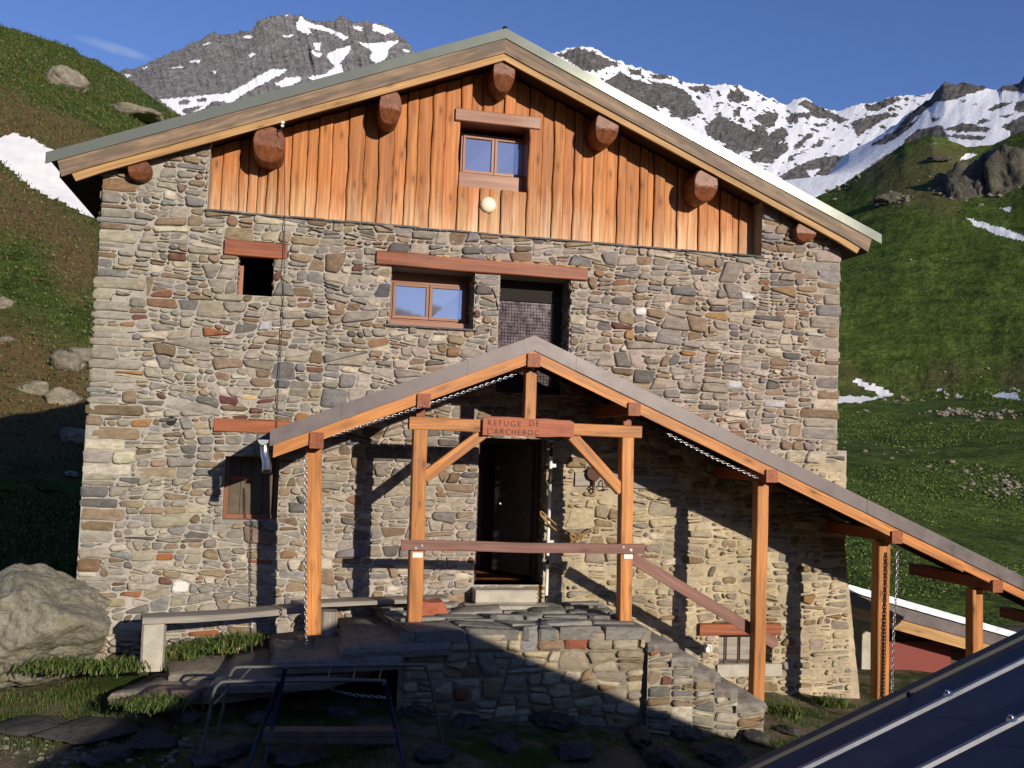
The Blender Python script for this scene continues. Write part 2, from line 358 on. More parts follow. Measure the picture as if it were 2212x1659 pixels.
def blob(mb, c, rad, seed=0, sub=3, amp=.25, fr=1.2, flat=.6, col=(1, 1, 1), rot=0, facet=False, cut=14):
    import bmesh
    R_ = random.Random(seed*13.7); PL_ = []
    for _ in range(cut):
        v = Vector((R_.gauss(0, 1), R_.gauss(0, 1), R_.gauss(0, 1))).normalized(); PL_.append((v, R_.uniform(.72, 1.0)))
    bm = bmesh.new(); bmesh.ops.create_icosphere(bm, subdivisions=sub, radius=1)
    vs = []; cr, sr = cos(rot), sin(rot)
    for v in bm.verts:
        p = v.co.copy(); q = p*fr+Vector((seed*7.3, seed*3.1, seed))
        d_ = min([1.25]+[b/max(1e-3, a.dot(p)) for a, b in PL_ if a.dot(p) > .05]); p = p*d_
        k = 1+amp*.45*mn.noise(q)+amp*.3*mn.noise(q*2.3)+amp*.2*mn.noise(q*5.1)+amp*.12*mn.noise(q*11)
        p = Vector((p.x*k*rad[0], p.y*k*rad[1], p.z*k*rad[2]))
        vs.append((c[0]+p.x*cr-p.y*sr, c[1]+p.x*sr+p.y*cr, c[2]+p.z))
    fs = [tuple(v.index for v in f.verts) for f in bm.faces]; bm.free()
    mb.add(vs, fs, col, None, not facet)

# ------------------------------------------------------------------ rubble masonry
def parea(P): return .5*sum(P[i][0]*P[(i+1) % len(P)][1]-P[(i+1) % len(P)][0]*P[i][1] for i in range(len(P)))
def clip(P, nx, ny, d):                                       # keep nx*x+ny*y <= d
    out = []; n = len(P)
    for i in range(n):
        a = P[i]; b = P[(i+1) % n]; fa = nx*a[0]+ny*a[1]-d; fb = nx*b[0]+ny*b[1]-d
        if fa <= 0: out.append(a)
        if (fa < 0 < fb) or (fb < 0 < fa):
            t = fa/(fa-fb); out.append((a[0]+t*(b[0]-a[0]), a[1]+t*(b[1]-a[1])))
    return out
def rubble(P, asp, med, sig, out, lo=.0016, hi=.055):
    if len(P) < 3: return
    A = parea(P); xs = [p[0] for p in P]; ys = [p[1] for p in P]; w_ = max(xs)-min(xs); h_ = max(ys)-min(ys)
    if len(P) < 3: return
    if A < 1e-5 or h_ < .004 or w_ < .004: return
    if A < min(hi, max(lo, med*math.exp(random.gauss(0, sig)))) and w_/h_ < asp*2.6 and h_/w_ < 1.1: out.append(P); return
    if w_/h_ > asp*ru(.6, 1.5):
        a = ru(-.45, .45); nx, ny = cos(a), sin(a); x = min(xs)+w_*ru(.3, .7); y = (min(ys)+max(ys))/2
    else:
        a = pi/2+random.gauss(0, .07 if w_ > .8 else .13); nx, ny = cos(a), sin(a); x = (min(xs)+max(xs))/2; y = min(ys)+h_*ru(.28, .72)
    d = nx*x+ny*y
    rubble(clip(P, nx, ny, d), asp, med, sig, out, lo, hi); rubble(clip(P, -nx, -ny, -d), asp, med, sig, out, lo, hi)
PAL = [((.33, .285, .235), 28), ((.265, .235, .20), 22), ((.225, .21, .20), 15), ((.26, .19, .13), 13), ((.31, .24, .16), 5),
       ((.23, .135, .08), 2.0), ((.14, .13, .122), 5), ((.46, .40, .32), 9), ((.16, .075, .06), 1.0), ((.19, .135, .09), 8)]
def pick():
    r = ru(0, sum(q[1] for q in PAL)); 
    for c, k in PAL:
        r -= k
        if r <= 0: break
    v = ru(.88, 1.24); return (c[0]*v, c[1]*v*ru(.97, 1.03), c[2]*v*ru(.92, 1.06))
def stones(mb, polys, fn, gap=(.006, .014), hh=(.008, .032), holes=(), specials=(), depth=.05, colf=None, rough=.012):
    cells = []
    for P in polys:
        ok = True
        for (x0, x1, y0, y1) in holes:
            if not P: ok = False; break
            xs = [p[0] for p in P]; ys = [p[1] for p in P]
            if max(xs) <= x0 or min(xs) >= x1 or max(ys) <= y0 or min(ys) >= y1: continue
            c = [clip(P, 1, 0, x0), clip(P, -1, 0, -x1), clip(P, 0, 1, y0), clip(P, 0, -1, -y1)]
            c = [q for q in c if len(q) > 2]
            if not c: ok = False; break
            P = max(c, key=parea)
        if ok and len(P) > 2 and parea(P) > .0007: cells.append(P)
    cols = [None]*len(cells); cen = [(sum(p[0] for p in P)/len(P), sum(p[1] for p in P)/len(P)) for P in cells]
    for (x, y, c) in specials:
        k = min(range(len(cells)), key=lambda i: (cen[i][0]-x)**2+(cen[i][1]-y)**2*4-parea(cells[i])*.6); cols[k] = c
    for P, cc, cx in zip(cells, cols, cen):
        gg = ru(*gap); n = len(P); Q = P
        for i in range(n):
            a = P[i]; b = P[(i+1) % n]; ex, ey = b[0]-a[0], b[1]-a[1]; L = math.hypot(ex, ey)
            if L < 1e-6: continue
            nx, ny = ey/L, -ex/L; Q = clip(Q, nx, ny, nx*a[0]+ny*a[1]-gg)
            if len(Q) < 3: break
        if len(Q) < 3 or parea(Q) < .0003: continue
        # merge short edges, chaikin with varying cut
        R = []
        for i, a in enumerate(Q):
            b = Q[(i+1) % len(Q)]; L = math.hypot(b[0]-a[0], b[1]-a[1])
            k = min(.45, ru(.010, .035)/max(L, 1e-4)) if L > .02 else .33
            R += [(a[0]+(b[0]-a[0])*k, a[1]+(b[1]-a[1])*k), (a[0]+(b[0]-a[0])*(1-k), a[1]+(b[1]-a[1])*(1-k))]
            if L > .12:
                R.insert(-1, (a[0]*.5+b[0]*.5, a[1]*.5+b[1]*.5))
        w_ = max(p[0] for p in R)-min(p[0] for p in R); h_ = max(p[1] for p in R)-min(p[1] for p in R)
        amp = min(rough, h_*.14); R = [(p[0]+ru(-amp, amp)*.6, p[1]+ru(-amp, amp)*.5) for p in R]
        n = len(R); x0 = sum(p[0] for p in R)/n; y0 = sum(p[1] for p in R)/n; H = ru(*hh); tx = ru(-.05, .05); ty = ru(-.18, .12)
        ins = min(.010, h_*.22); vs = []
        def sh(p, d):
            dx, dy = x0-p[0], y0-p[1]; L = math.hypot(dx, dy) or 1; d = min(d, L*.8); return (p[0]+dx/L*d, p[1]+dy/L*d)
        def ht(p): return H+(p[0]-x0)*tx+(p[1]-y0)*ty
        for p in R: vs.append((p[0], p[1], -depth))
        for p in R: vs.append((p[0], p[1], max(-.004, ht(p)*.5)))
        for p in R:
            q = sh(p, ins*ru(.7, 1.2)); vs.append((q[0], q[1], ht(q)+ru(-.002, .002)))
        for p in R:
            q = (p[0]*.5+x0*.5, p[1]*.5+y0*.5); vs.append((q[0], q[1], ht(q)+ru(-.004, .006)))
        vs.append((x0, y0, H+ru(-.003, .006)))
        fs = []; sm = []
        for r_ in range(3):
            for i in range(n):
                j = (i+1) % n; fs.append((r_*n+i, r_*n+j, (r_+1)*n+j, (r_+1)*n+i)); sm.append(r_ == 2)
        for i in range(n): fs.append((3*n+i, 3*n+(i+1) % n, 4*n)); sm.append(True)
        c = cc or (colf(cx) if colf else pick())
        mb.add([fn(*v) for v in vs], fs, c, None, sm)
def mortar(mb, x0, x1, z0, z1, fn, step, amp, holes=(), col=(.40, .36, .28), zmax=None, colf=None):
    xs = list(np.arange(x0, x1, step))+[x1]+[e for h in holes for e in h[:2] if x0 < e < x1]
    zs = list(np.arange(z0, z1, step))+[z1]+[e for h in holes for e in h[2:] if z0 < e < z1]
    xs = sorted(set(round(float(q), 4) for q in xs)); zs = sorted(set(round(float(q), 4) for q in zs)); nx = len(xs)
    vs = []; cs = []
    for z in zs:
        for x in xs:
            zz = min(z, zmax(x)) if zmax else z
            vs.append(fn(x, zz, amp*(mn.noise((x*6, zz*9, 3))+.6*mn.noise((x*21, zz*25, 9))))); cs.append(colf(x, zz) if colf else col)
    fs = []
    for j in range(len(zs)-1):
        for i in range(nx-1):
            cx, cz = (xs[i]+xs[i+1])/2, (zs[j]+zs[j+1])/2
            if zmax and zs[j] >= max(zmax(xs[i]), zmax(xs[i+1])): continue
            if any(h[0] < cx < h[1] and h[2] < cz < h[3] for h in holes): continue
            fs.append((j*nx+i, j*nx+i+1, (j+1)*nx+i+1, (j+1)*nx+i))
    mb.add(vs, fs, cs, None, True)
# ================================================================== HOUSE
PIT_T = tan(RAD(22.1)); RX = 2.50; YG = -.25                 # roof slope, ridge x, gable verge plane
ZR = at(1097, 62, YG).z                                      # top of the ridge
def zroof(x): return ZR-abs(x-RX)*PIT_T
XL, XR, BACK = -2.14, 7.37, 4.1
house = empty('stone_house', (2.6, 0, -3.3), 'two storey rubble stone mountain hut with orange plank gable and low pitched roof', 'house')
def wfn(x, z, h): return (x, -h, z)
def rect(a, b):                                              # opening from two pixels, in the wall plane
    p, q = at(*a, 0), at(*b, 0); return (min(p.x, q.x), max(p.x, q.x), min(p.z, q.z), max(p.z, q.z))
CL = (-.975, 6.19, 2.60, 9.0)                                # boarded field
O_W2 = rect((846, 575), (1022, 712)); O_GD = (2.597, 3.528, .6, 2.08); O_SW = rect((516, 540), (589, 641))
O_W2 = (O_W2[0], O_W2[1], O_W2[2], 2.08)
O_DOOR = (2.405, 3.29, -1.80, .02); O_LW = rect((487, 985), (598, 1124)); O_RW = rect((1554, 1345), (1668, 1432))
LINT = {'W2': (1.035, 3.735, 2.075, 2.255), 'SW': (-.752, -.03, 2.07, 2.252), 'LW': (at(460, 970, 0).x, .12, -.02, .135), 'RW': (5.40, 6.55, -2.44, -2.29)}
OLD = (3.66, 4.98, -.56, -.38)
LINT['W2'] = (1.035, 3.735, 2.085, 2.255)
HOLES = [CL, O_W2, O_GD, O_SW, O_DOOR, O_LW, O_RW]
LH = [(a+.004, b-.004, c+.004, d-.004) for a, b, c, d in LINT.values()]+[OLD]
OLD_Z = -.10
def right_edge(z): return XR if z > .02 else 7.50+max(0, -z-1.3)*.13
def mcol(x, z):
    if x > 3.2 and z < OLD_Z: k = 1+.35*mn.noise((x*1.7, z*1.7, 5)); return (.46*k, .385*k, .265*k)
    k = (x+2.1)/9.5; k = min(1, max(0, k+.2*mn.noise((x, z, 2))))
    b = 1.0 if z > -1.9 else 1.12
    return (.41*b*(1-k)+.425*k, .385*b*(1-k)+.37*k, .33*b*(1-k)+.315*k)
def ztop(x): return zroof(x)-.30
wm = MB()
HM = HOLES
mortar(wm, XL, XR, .02, 4.9, wfn, .045, .008, HM, zmax=ztop, colf=mcol)
mortar(wm, XL-.03, 3.3, -4.2, .02, wfn, .045, .008, HM, colf=mcol)
mortar(wm, 3.3, 7.52, -4.2, .02, lambda x, z, h: wfn(x+(max(0, -z-1.3)*.13 if x > 7.3 else 0), z, h), .035, .017, HM, colf=mcol)
wall = wm.build('wall', 'mortar', house)
HS = HOLES+LH
def cells(polys, asp, med, sig, **k):
    out = []
    for P in polys: rubble(P, asp, med, sig, out, **k)
    return out
def clip_roof(Ps):
    out = []
    for P in Ps:
        c = math.cos(RAD(22.1)); s = math.sin(RAD(22.1))
        Q = clip(P, -s, c, -s*RX+c*(ZR-.33)); Q = clip(Q, s, c, s*RX+c*(ZR-.33)) if len(Q) > 2 else Q
        if len(Q) > 2: out.append(Q)
    return out
SPEC = [(583, 700, (.42, .42, .44)), (598, 714, (.75, .72, .64)), (385, 655, (.16, .155, .15)), (330, 642, (.21, .10, .055)), (475, 692, (.155, .15, .145)),
  (470, 717, (.30, .12, .05)), (518, 694, (.20, .19, .18)), (372, 538, (.15, .155, .15)), (262, 760-60, (.28, .17, .09)), (268, 808, (.37, .20, .07)),
  (412, 1262, (.74, .72, .66)), (1395, 668, (.70, .68, .64)), (1622, 645, (.62, .60, .58)), (1672, 800, (.62, .54, .36)), (1680, 812, (.32, .13, .05)),
  (1750, 880, (.60, .55, .44)), (1690, 880, (.45, .44, .44)), (1600, 935, (.33, .13, .05)), (1625, 955, (.30, .11, .05)), (1555, 912, (.25, .10, .06)),
  (488, 868, (.13, .05, .045)), (560, 870, (.15, .06, .05)), (505, 905, (.12, .055, .045)), (640, 895, (.32, .15, .06)), (535, 855, (.55, .43, .22)),
  (318, 905, (.36, .20, .085)), (235, 880, (.36, .30, .19)), (360, 1260-50, (.34, .13, .05)), (290, 1375-80, (.30, .13, .06)), (430, 1510-90, (.28, .11, .05)),
  (555, 1345-130, (.30, .12, .06)), (470, 730-420, (.2, .2, .2)), (820, 620, (.10, .10, .115)), (1110, 875-80, (.3, .2, .1)), (700, 915-60, (.2, .19, .18)),
  (250, 580, (.40, .33, .20)), (380, 330+250, (.40, .36, .26)), (1460, 640-20, (.18, .17, .165)), (1560, 690, (.33, .20, .09)), (1490, 900-130, (.33, .18, .07)),
  (1675, 620+5, (.28, .19, .10)), (1355, 745-20, (.36, .22, .10)), (980, 815, (.55, .44, .24)), (860, 775, (.52, .38, .16)), (1590, 835, (.5, .5, .5)), (950, 820-170, (.22, .20, .19)),
  (1752, 745+15, (.22, .12, .07)), (1790, 730, (.5, .48, .42)), (1690, 690-40, (.36, .28, .15))]
SP = [(at(a, b, 0).x, at(a, b, 0).z, c) for a, b, c in SPEC]
def pick_l(c):
    p = pick(); k = min(1, max(0, (c[0]+2.2)/5)); return (p[0]*(.97+.06*k), p[1]*(1.03-.04*k), p[2]*(1.0-.01*k))
def jag(side, z0, z1, x, amp=.045):                           # ragged quoin edge as small rectangles
    out = []; z = z0
    while z < z1:
        h = ru(.045, .17); wd = ru(.14, .60); e = ru(0, amp)
        if side < 0: out.append([(x-e, z), (x+wd, z), (x+wd, min(z+h, z1)), (x-e, min(z+h, z1))])
        else: out.append([(x-wd, z), (x+e, z), (x+e, min(z+h, z1)), (x-wd, min(z+h, z1))])
        z += h
    return out
sm_ = MB()
qL = jag(-1, -2.35, 4.2, XL-.01); qR = jag(1, .0, 4.2, XR-.01)
body = []
def carve(q, z0, z1, xe, side):                               # fill between quoins and body
    return [[(p[1][0] if side < 0 else p[0][0]) for p in q]]
for q in qL:
    x = q[1][0]; body.append([(x, q[0][1]), (.2, q[0][1]), (.2, q[2][1]), (x, q[2][1])])
# body rows beside quoins would give long bed joints: use one big polygon and drop quoins over its edge instead
body = [[(XL, -2.4), (3.0, -2.4), (3.0, 4.9), (XL, 4.9)], [(3.0, .0), (XR, .0), (XR, 4.9), (3.0, 4.9)]]
c1 = cells(clip_roof(body), 2.2, .021, .75, hi=.085, lo=.004)
QH = [(q[0][0]-.05, q[1][0], q[0][1], q[2][1]) if q[0][0] < 0 else (q[0][0], q[1][0]+.05, q[0][1], q[2][1]) for q in qL+qR]
stones(sm_, c1, wfn, (.003, .011), (.004, .040), HS+QH, SP, colf=pick_l)
stones(sm_, clip_roof(qL+qR), wfn, (.004, .010), (.005, .026), HS, [], colf=pick_l)
# splayed footing on the left
foot = cells([[(-2.42, -3.1), (1.2, -3.1), (1.2, -2.4), (-2.22, -2.4)]], 1.9, .022, .6, hi=.09)
stones(sm_, foot, lambda x, z, h: (x, -h-.04-max(0, -z-2.4)*.16, z), (.006, .014), (.015, .05), HS, depth=.25)
stone_o = sm_.build('wall_stones', 'stone', house)
# older, heavily mortared masonry low on the right
so_ = MB(); st_save = random.getstate()
old = cells([[(3.0, -4.2), (7.74, -4.2), (7.52, -1.3), (7.50, .0), (3.0, .0)]], 2.2, .024, .85, hi=.12, lo=.003)
def rough_col(c):
    r = random.random()
    if r < .25: return (.46, .39, .25)
    p = pick(); return (p[0]*.95+.03, p[1]*.95+.02, p[2]*.9)
def rfn(x, z, h): return (x, -h-.010*mn.noise((x*3, z*3, 1)), z)
stones(so_, [c for c in old if True], rfn, (.005, .024), (-.004, .042), HS, [(at(1505, 905+160, 0).x, at(1505, 1065, 0).z, (.33, .25, .12))], colf=rough_col, rough=.02)
so_.build('old_masonry', 'stone', house)
# ragged corner at the right foot
# side and back walls
sd = MB(); sds = MB()
for sx, fn, xx in ((-1, lambda u, z, h: (XL-h, u, z), XL), (1, lambda u, z, h: (XR+h, u, z), XR)):
    mortar(sd, 0, BACK, -4.2, zroof(xx)-.32, fn, .25, .01, colf=lambda x, z: (.40, .37, .29))
    cs = cells([[(0.02, -4.0), (BACK, -4.0), (BACK, zroof(xx)-.34), (.02, zroof(xx)-.34)]], 2.4, .03, .6, lo=.006, hi=.12)
    stones(sds, cs, fn, (.006, .016), (.006, .03))
prism(sd, [(XL, -4.2), (XR, -4.2), (XR, zroof(XR)-.32), (RX, ZR-.32), (XL, zroof(XL)-.32)], BACK, BACK+.02, (.40, .37, .29))
sdo = sd.build('side_wall', 'mortar', house); sds.build('side_wall_stones', 'stone', house)

# reveals and dark rooms behind the openings
def reveal(mb, o, y1, y0=.0, col=(.30, .27, .22)):
    x0, x1, z0, z1 = o
    for a in ([(x0, y0, z0), (x0, y1, z0), (x0, y1, z1), (x0, y0, z1)], [(x1, y1, z0), (x1, y0, z0), (x1, y0, z1), (x1, y1, z1)],
              [(x0, y0, z0), (x1, y0, z0), (x1, y1, z0), (x0, y1, z0)], [(x0, y1, z1), (x1, y1, z1), (x1, y0, z1), (x0, y0, z1)]): mb.add(a, [(0, 1, 2, 3)], col)
for o in (O_W2, O_GD, O_SW, O_LW, O_RW, O_DOOR): rv = MB(); reveal(rv, o, .42 if o is O_DOOR else .45); rv.build('opening_reveal', 'mortar', house)                                                     # rough jamb stones on reveal edges
for o in (O_W2, O_GD, O_SW, O_RW, O_DOOR):
    for xx, s in ((o[0], -1), (o[1], 1)):
        jb = MB(); cs = cells([[(0, o[2]), (.40, o[2]), (.40, o[3]-.02), (0, o[3]-.02)]], 1.6, .012, .5)
        stones(jb, cs, (lambda u, z, h, xx=xx, s=s: (xx-s*h, u, z)), (.004, .012), (.003, .018), depth=.01); jb.build('jamb_stones', 'stone', house)
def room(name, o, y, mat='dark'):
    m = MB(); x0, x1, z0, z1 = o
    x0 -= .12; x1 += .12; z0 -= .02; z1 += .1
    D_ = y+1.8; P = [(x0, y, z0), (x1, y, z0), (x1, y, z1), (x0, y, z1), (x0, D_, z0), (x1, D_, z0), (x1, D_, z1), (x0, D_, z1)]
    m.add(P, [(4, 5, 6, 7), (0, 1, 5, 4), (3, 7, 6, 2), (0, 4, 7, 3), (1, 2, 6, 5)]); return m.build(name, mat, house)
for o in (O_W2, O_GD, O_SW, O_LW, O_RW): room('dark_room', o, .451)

# ---- cladding
YC = .30
cl = MB(); x = CL[0]-.02; k = 0
GW = rect((991, 262), (1143, 403)); GWo = (at(999, 270, YC).x-.03, at(1141, 270, YC).x+.01, at(1000, 404, YC).z, at(1000, 262, YC).z)
def board(x0, x1, z0, top, y, seed):
    n = max(3, int((top((x0+x1)/2)-z0)/.09)); vs = []; gc = []; r = (ru(0, 90), ru(0, 90), ru(0, 90)); tt = ru(.84, 1.12); rr_ = ru(.96, 1.05)
    col = (tt*rr_, tt, tt*ru(.85, 1.05))
    for i in range(n+1):
        f = i/n; eL = .013*mn.noise((seed*3.1, f*4.0*(n*.09)/1.2, 0))+.006*mn.noise((seed, f*17, 5)); eR = .013*mn.noise((seed*3.1+3.1, f*4.0*(n*.09)/1.2, 0))+.006*mn.noise((seed+1, f*17, 5))
        a = x0+eL+.005; b = x1+eR-.006
        for q, (xx, dy) in enumerate(((a, .0), (a, -.018), (a+.012, -.026), ((a+b)/2, -.028), (b-.012, -.026), (b, -.018), (b, .0))):
            z = z0+(top(xx)-z0)*f; vs.append((xx, y+dy, z)); gc.append((z+r[0], (xx-x0)+r[1], dy+r[2]))
    fs = []
    for i in range(n):
        for q in range(6): fs.append((i*7+q, i*7+q+1, (i+1)*7+q+1, (i+1)*7+q))
    fs.append(tuple(range(6, -1, -1))); fs.append(tuple(n*7+q for q in range(7)))
    cl.add(vs, fs, col, gc)
seed = 0
while x < CL[1]:
    wd = min(ru(.10, .205), CL[1]+.02-x)
    if wd < .05: break
    for lim in (GWo[0], GWo[1]):
        if x+.03 < lim < x+wd+.06: wd = lim-x
    xe = x+wd; y = YC+(-.030 if k % 2 else 0)+ru(-.004, .004); cen = (x+xe)/2
    if GWo[0]-.001 < cen < GWo[1]+.001:
        board(x, xe, CL[2]-.02, lambda q: GWo[2], y, seed); board(x, xe, GWo[3], lambda q: zroof(q)-.33, y, seed+.5)
    else: board(x, xe, CL[2]-.02, lambda q: zroof(q)-.33, y, seed)
    x = xe-.004; k += 1; seed += 1
cl.build('gable_cladding', 'clad', house)
bk = MB(); 
for (a, b, c, d) in ((CL[0]-.2, GWo[0], 2.4, 5.2), (GWo[1], CL[1]+.2, 2.4, 5.2), (GWo[0], GWo[1], 2.4, GWo[2]), (GWo[0], GWo[1], GWo[3], 5.2)):
    n = 12; P = [(a+(b-a)*i/n, min(d, zroof(a+(b-a)*i/n)-.32)) for i in range(n+1)]
    if c > P[0][1] and c > P[-1][1]: continue
    bk.add([(p, YC+.01, c) for p, q in P]+[(p, YC+.01, max(c, q)) for p, q in P], [(i, i+1, n+2+i, n+1+i) for i in range(n)])
bk.build('backing', 'dark_wood', house)
pj = MB()                                                     # inner faces of the two stone piers and the bed under the boards
for xx in (CL[0], CL[1]): pj.add([(xx, 0, 2.55), (xx, YC+.02, 2.55), (xx, YC+.02, ztop(xx)), (xx, 0, ztop(xx))], [(0, 1, 2, 3)], (.36, .33, .27))
pj.add([(CL[0], 0, CL[2]), (CL[1], 0, CL[2]), (CL[1], YC+.02, CL[2]), (CL[0], YC+.02, CL[2])], [(0, 1, 2, 3)], (.36, .33, .27)); pj.build('pier_reveals', 'mortar', house)
ld = MB(); x = CL[0]-.03                                      # thin slate ledge under the boards
while x < CL[1]:
    wd = ru(.22, .6); e = min(x+wd, CL[1]+.02); z = CL[2]-.028+ru(-.006, .006)
    P = [(x+.004, -.035+ru(-.015, .01)), ((x+e)/2, -.05+ru(-.012, .012)), (e-.004, -.035+ru(-.015, .01)), (e-.004, .12), (x+.004, .12)]; t = ru(.014, .024)
    ld.add([(p, q, z) for p, q in P]+[(p, q, z+t) for p, q in P], [(4, 3, 2, 1, 0), (5, 6, 7, 8, 9)]+[(i, (i+1) % 5, (i+1) % 5+5, i+5) for i in range(5)], (ru(.10, .16),)*3)
    x = e
ld.build('slate_ledge', 'stone', house)

# ---- lintels
def lintel(name, L, yo, mat='timber_red', chip=False, dy=.12):
    m = MB(); beam(m, (L[0], dy/2-yo, (L[2]+L[3])/2), (L[1], dy/2-yo, (L[2]+L[3])/2), dy, L[3]-L[2], seg=14, wob=.004, bev=.010); o = m.build(name, mat, house)
    if chip:
        x = L[0]+.2
        while x < L[1]-.05:
            wd = ru(.05, .28); n = 6
            if random.random() < (.75 if x > 1.8 else .4):
                up = [(x+wd*i/n, L[3]+.001) for i in range(n+1)]; lo = [(x+wd*i/n, L[3]-.004-ru(.002, .018)) for i in range(n, -1, -1)]
                c = MB(); prism(c, lo[::-1]+up[::-1], -yo-.003, -yo+.02, (1, 1, 1)); c.build('bare_wood_chip', 'barge2', o)
            x += wd*ru(.8, 1.5)
    return o
lintel('lintel', LINT['W2'], .055, chip=True); lintel('lintel', LINT['SW'], .05); lintel('lintel', LINT['LW'], .03); lintel('lintel', LINT['RW'], .07)
g0, g1 = at(985, 247, YC-.07), at(1167, 266, YC-.07); lintel('lintel', (g0.x, g1.x, g0.z-.075, g0.z+.085), .07-YC+.0, 'frame')
m = MB(); beam(m, (OLD[0], .01, (OLD[2]+OLD[3])/2), (OLD[1], .01, (OLD[2]+OLD[3])/2), .10, OLD[3]-OLD[2], seg=8, wob=.004, bev=.01); ob = m.build('lintel', 'grey_wood', house, label='bleached bare wood lintel under the porch roof')
m = MB()
for px, py in ((1298, 1046), (1311, 1036)):
    p = at(px, py, -.05); tube(m, [(p.x, -.03, p.z+.05), (p.x, -.10, p.z+.04), (p.x+.005, -.11, p.z-.03), (p.x+.02, -.09, p.z-.06), (p.x+.09, -.07, p.z-.065)], .008, 6)
m.build('iron_hook', 'iron', ob)

# ---- windows
def window(o, y, sh=.075, fw=.024, sash=.036, split=True, glass='glass', sill=True, frame='frame', name='window'):
    x0, x1, z0, z1 = o; m = MB()
    box(m, (x0, y, z0), (x1, y+.07, z0+fw)); box(m, (x0, y, z1-fw), (x1, y+.07, z1)); box(m, (x0, y+.002, z0+fw), (x0+fw, y+.07, z1-fw)); box(m, (x1-fw, y+.002, z0+fw), (x1, y+.07, z1-fw))
    fr = m.build(name, frame, house); mid = (x0+x1)/2
    parts = ((x0+fw+.003, mid-.004), (mid+.004, x1-fw-.003)) if split else ((x0+fw+.003, x1-fw-.003),)
    for a, b in parts:
        s = MB(); za, zb = z0+fw+.003, z1-fw-.003
        box(s, (a, y-.018, za), (b, y+.04, za+sash)); box(s, (a, y-.018, zb-sash), (b, y+.04, zb)); box(s, (a, y-.016, za+sash), (a+sash, y+.04, zb-sash)); box(s, (b-sash, y-.016, za+sash), (b, y+.04, zb-sash)); s.build('sash', frame, fr)
        p = MB(); tl = ru(-.004, .004)
        p.add([(a+sash-.003, y+.01+tl, za+sash-.003), (b-sash+.003, y+.01-tl, za+sash-.003), (b-sash+.003, y+.01, zb-sash+.003), (a+sash-.003, y+.01, zb-sash+.003)], [(0, 1, 2, 3)]); p.build('pane', glass, fr)
        e = .006; gb = MB(); box(gb, (a+sash-e, y-.021, za+sash-e), (b-sash+e, y-.010, za+sash), bev=.001); gb.build('glazing_bead', 'barge2', fr); gb = MB(); box(gb, (a+sash-e, y-.021, zb-sash), (b-sash+e, y-.010, zb-sash+e), bev=.001); gb.build('glazing_bead', 'barge2', fr)
    if sill:
        s = MB(); box(s, (x0-.03, y-.13, z0-sh), (x1+.05, y+.03, z0-.003), bev=.008); s.build('sill', frame, fr)
    return fr
yg = YC+.27; a, b = at(997, 289, yg), at(1137, 392, yg); gw = window((a.x, b.x, b.z+.01, at(1066, 294, yg).z), yg, sh=b.z+.01-GWo[2]-.002)
bx = MB(); reveal(bx, GWo, yg+.1, YC-.02, (1, 1, 1)); bx.build('window_casing', 'frame', house); room('dark_room', GWo, yg+.101)
y2 = .34; a, b = at(845, 614, y2), at(1003, 707, y2); window((a.x, b.x+.02, b.z+.035, at(920, 614, y2).z+.02), y2)
m = MB(); box(m, (O_W2[0], .3, O_W2[2]), (O_W2[1], .42, at(845, 707, y2).z+.0)); box(m, (b.x+.02, .37, O_W2[2]), (O_W2[1], .41, O_W2[3])); box(m, (O_W2[0], .38, at(920, 614, y2).z+.02), (b.x+.02, .42, O_W2[3])); m.build('window_packing', 'frame', house)
m = MB(); x = O_W2[0]-.06
while x < O_W2[1]+.02:
    e = min(x+ru(.3, .6), O_W2[1]+.05); box(m, (x, -.05+ru(-.01, .01), O_W2[2]-.022), (e, .3, O_W2[2]-.002+ru(-.003, .004)), col=(.14, .13, .13)); x = e+.005
m.build('slate_sill', 'stone', house)
# small open window
m = MB(); x0, x1, z0, z1 = O_SW; box(m, (x0+.005, .16, z0), (x0+.06, .23, z1-.16)); box(m, (x0+.06, .3, z0), (x1, .36, z0+.03)); m.build('open_casement', 'frame', house)
# glazed door behind wire mesh
x0, x1, z0, z1 = O_GD; yd = .38
m = MB(); pa = at(1197, 640, yd); box(m, (x0, yd, z0), (pa.x, yd+.03, z1-.26)); dp = m.build('upper_door', 'glass2', house)
m = MB(); box(m, (pa.x, yd-.03, z0), (x1, yd+.06, z1)); box(m, (x0, yd-.03, z1-.27), (pa.x, yd+.06, z1-.0)); m.build('door_frame', 'dark', dp)  # header blackened to stand in for the shadow under the lintel
m = MB(); s = .042; x = x0+.01
while x < pa.x: box(m, (x, yd-.035, z0), (x+.006, yd-.030, z1-.28), bev=.0005); x += s
z = z0
while z < z1-.28: box(m, (x0, yd-.041, z), (pa.x, yd-.036, z+.006), bev=.0005); z += s
m.build('wire_mesh', 'iron', dp)
# shuttered lower left window
x0, x1, z0, z1 = O_LW; ys = .16
m = MB(); box(m, (x0, ys, z0), (x0+.05, ys+.06, z1)); box(m, (x1-.05, ys, z0), (x1, ys+.06, z1)); box(m, (x0+.05, ys, z0), (x1-.05, ys+.06, z0+.05)); lw = m.build('window', 'frame', house)
m = MB(); nb = 4
for i in range(nb): box(m, (x0+.052+(x1-x0-.104)*i/nb, ys+.02, z0+.052), (x0+.052+(x1-x0-.104)*(i+1)/nb-.004, ys+.05, z1))
m.build('shutter', 'shelf', lw); m = MB(); zc = z0+.45*(z1-z0)+.12; box(m, (x0+.05, ys-.01, zc), (x0+.42*(x1-x0)+.05, ys+.018, zc+.045)); m.build('crossbar', 'timber_red', lw)
m = MB(); box(m, (x0-.02, -.02, z0-.05), (x1+.03, ys, z0-.003), col=(.3, .29, .27)); m.build('sill', 'stone', lw)
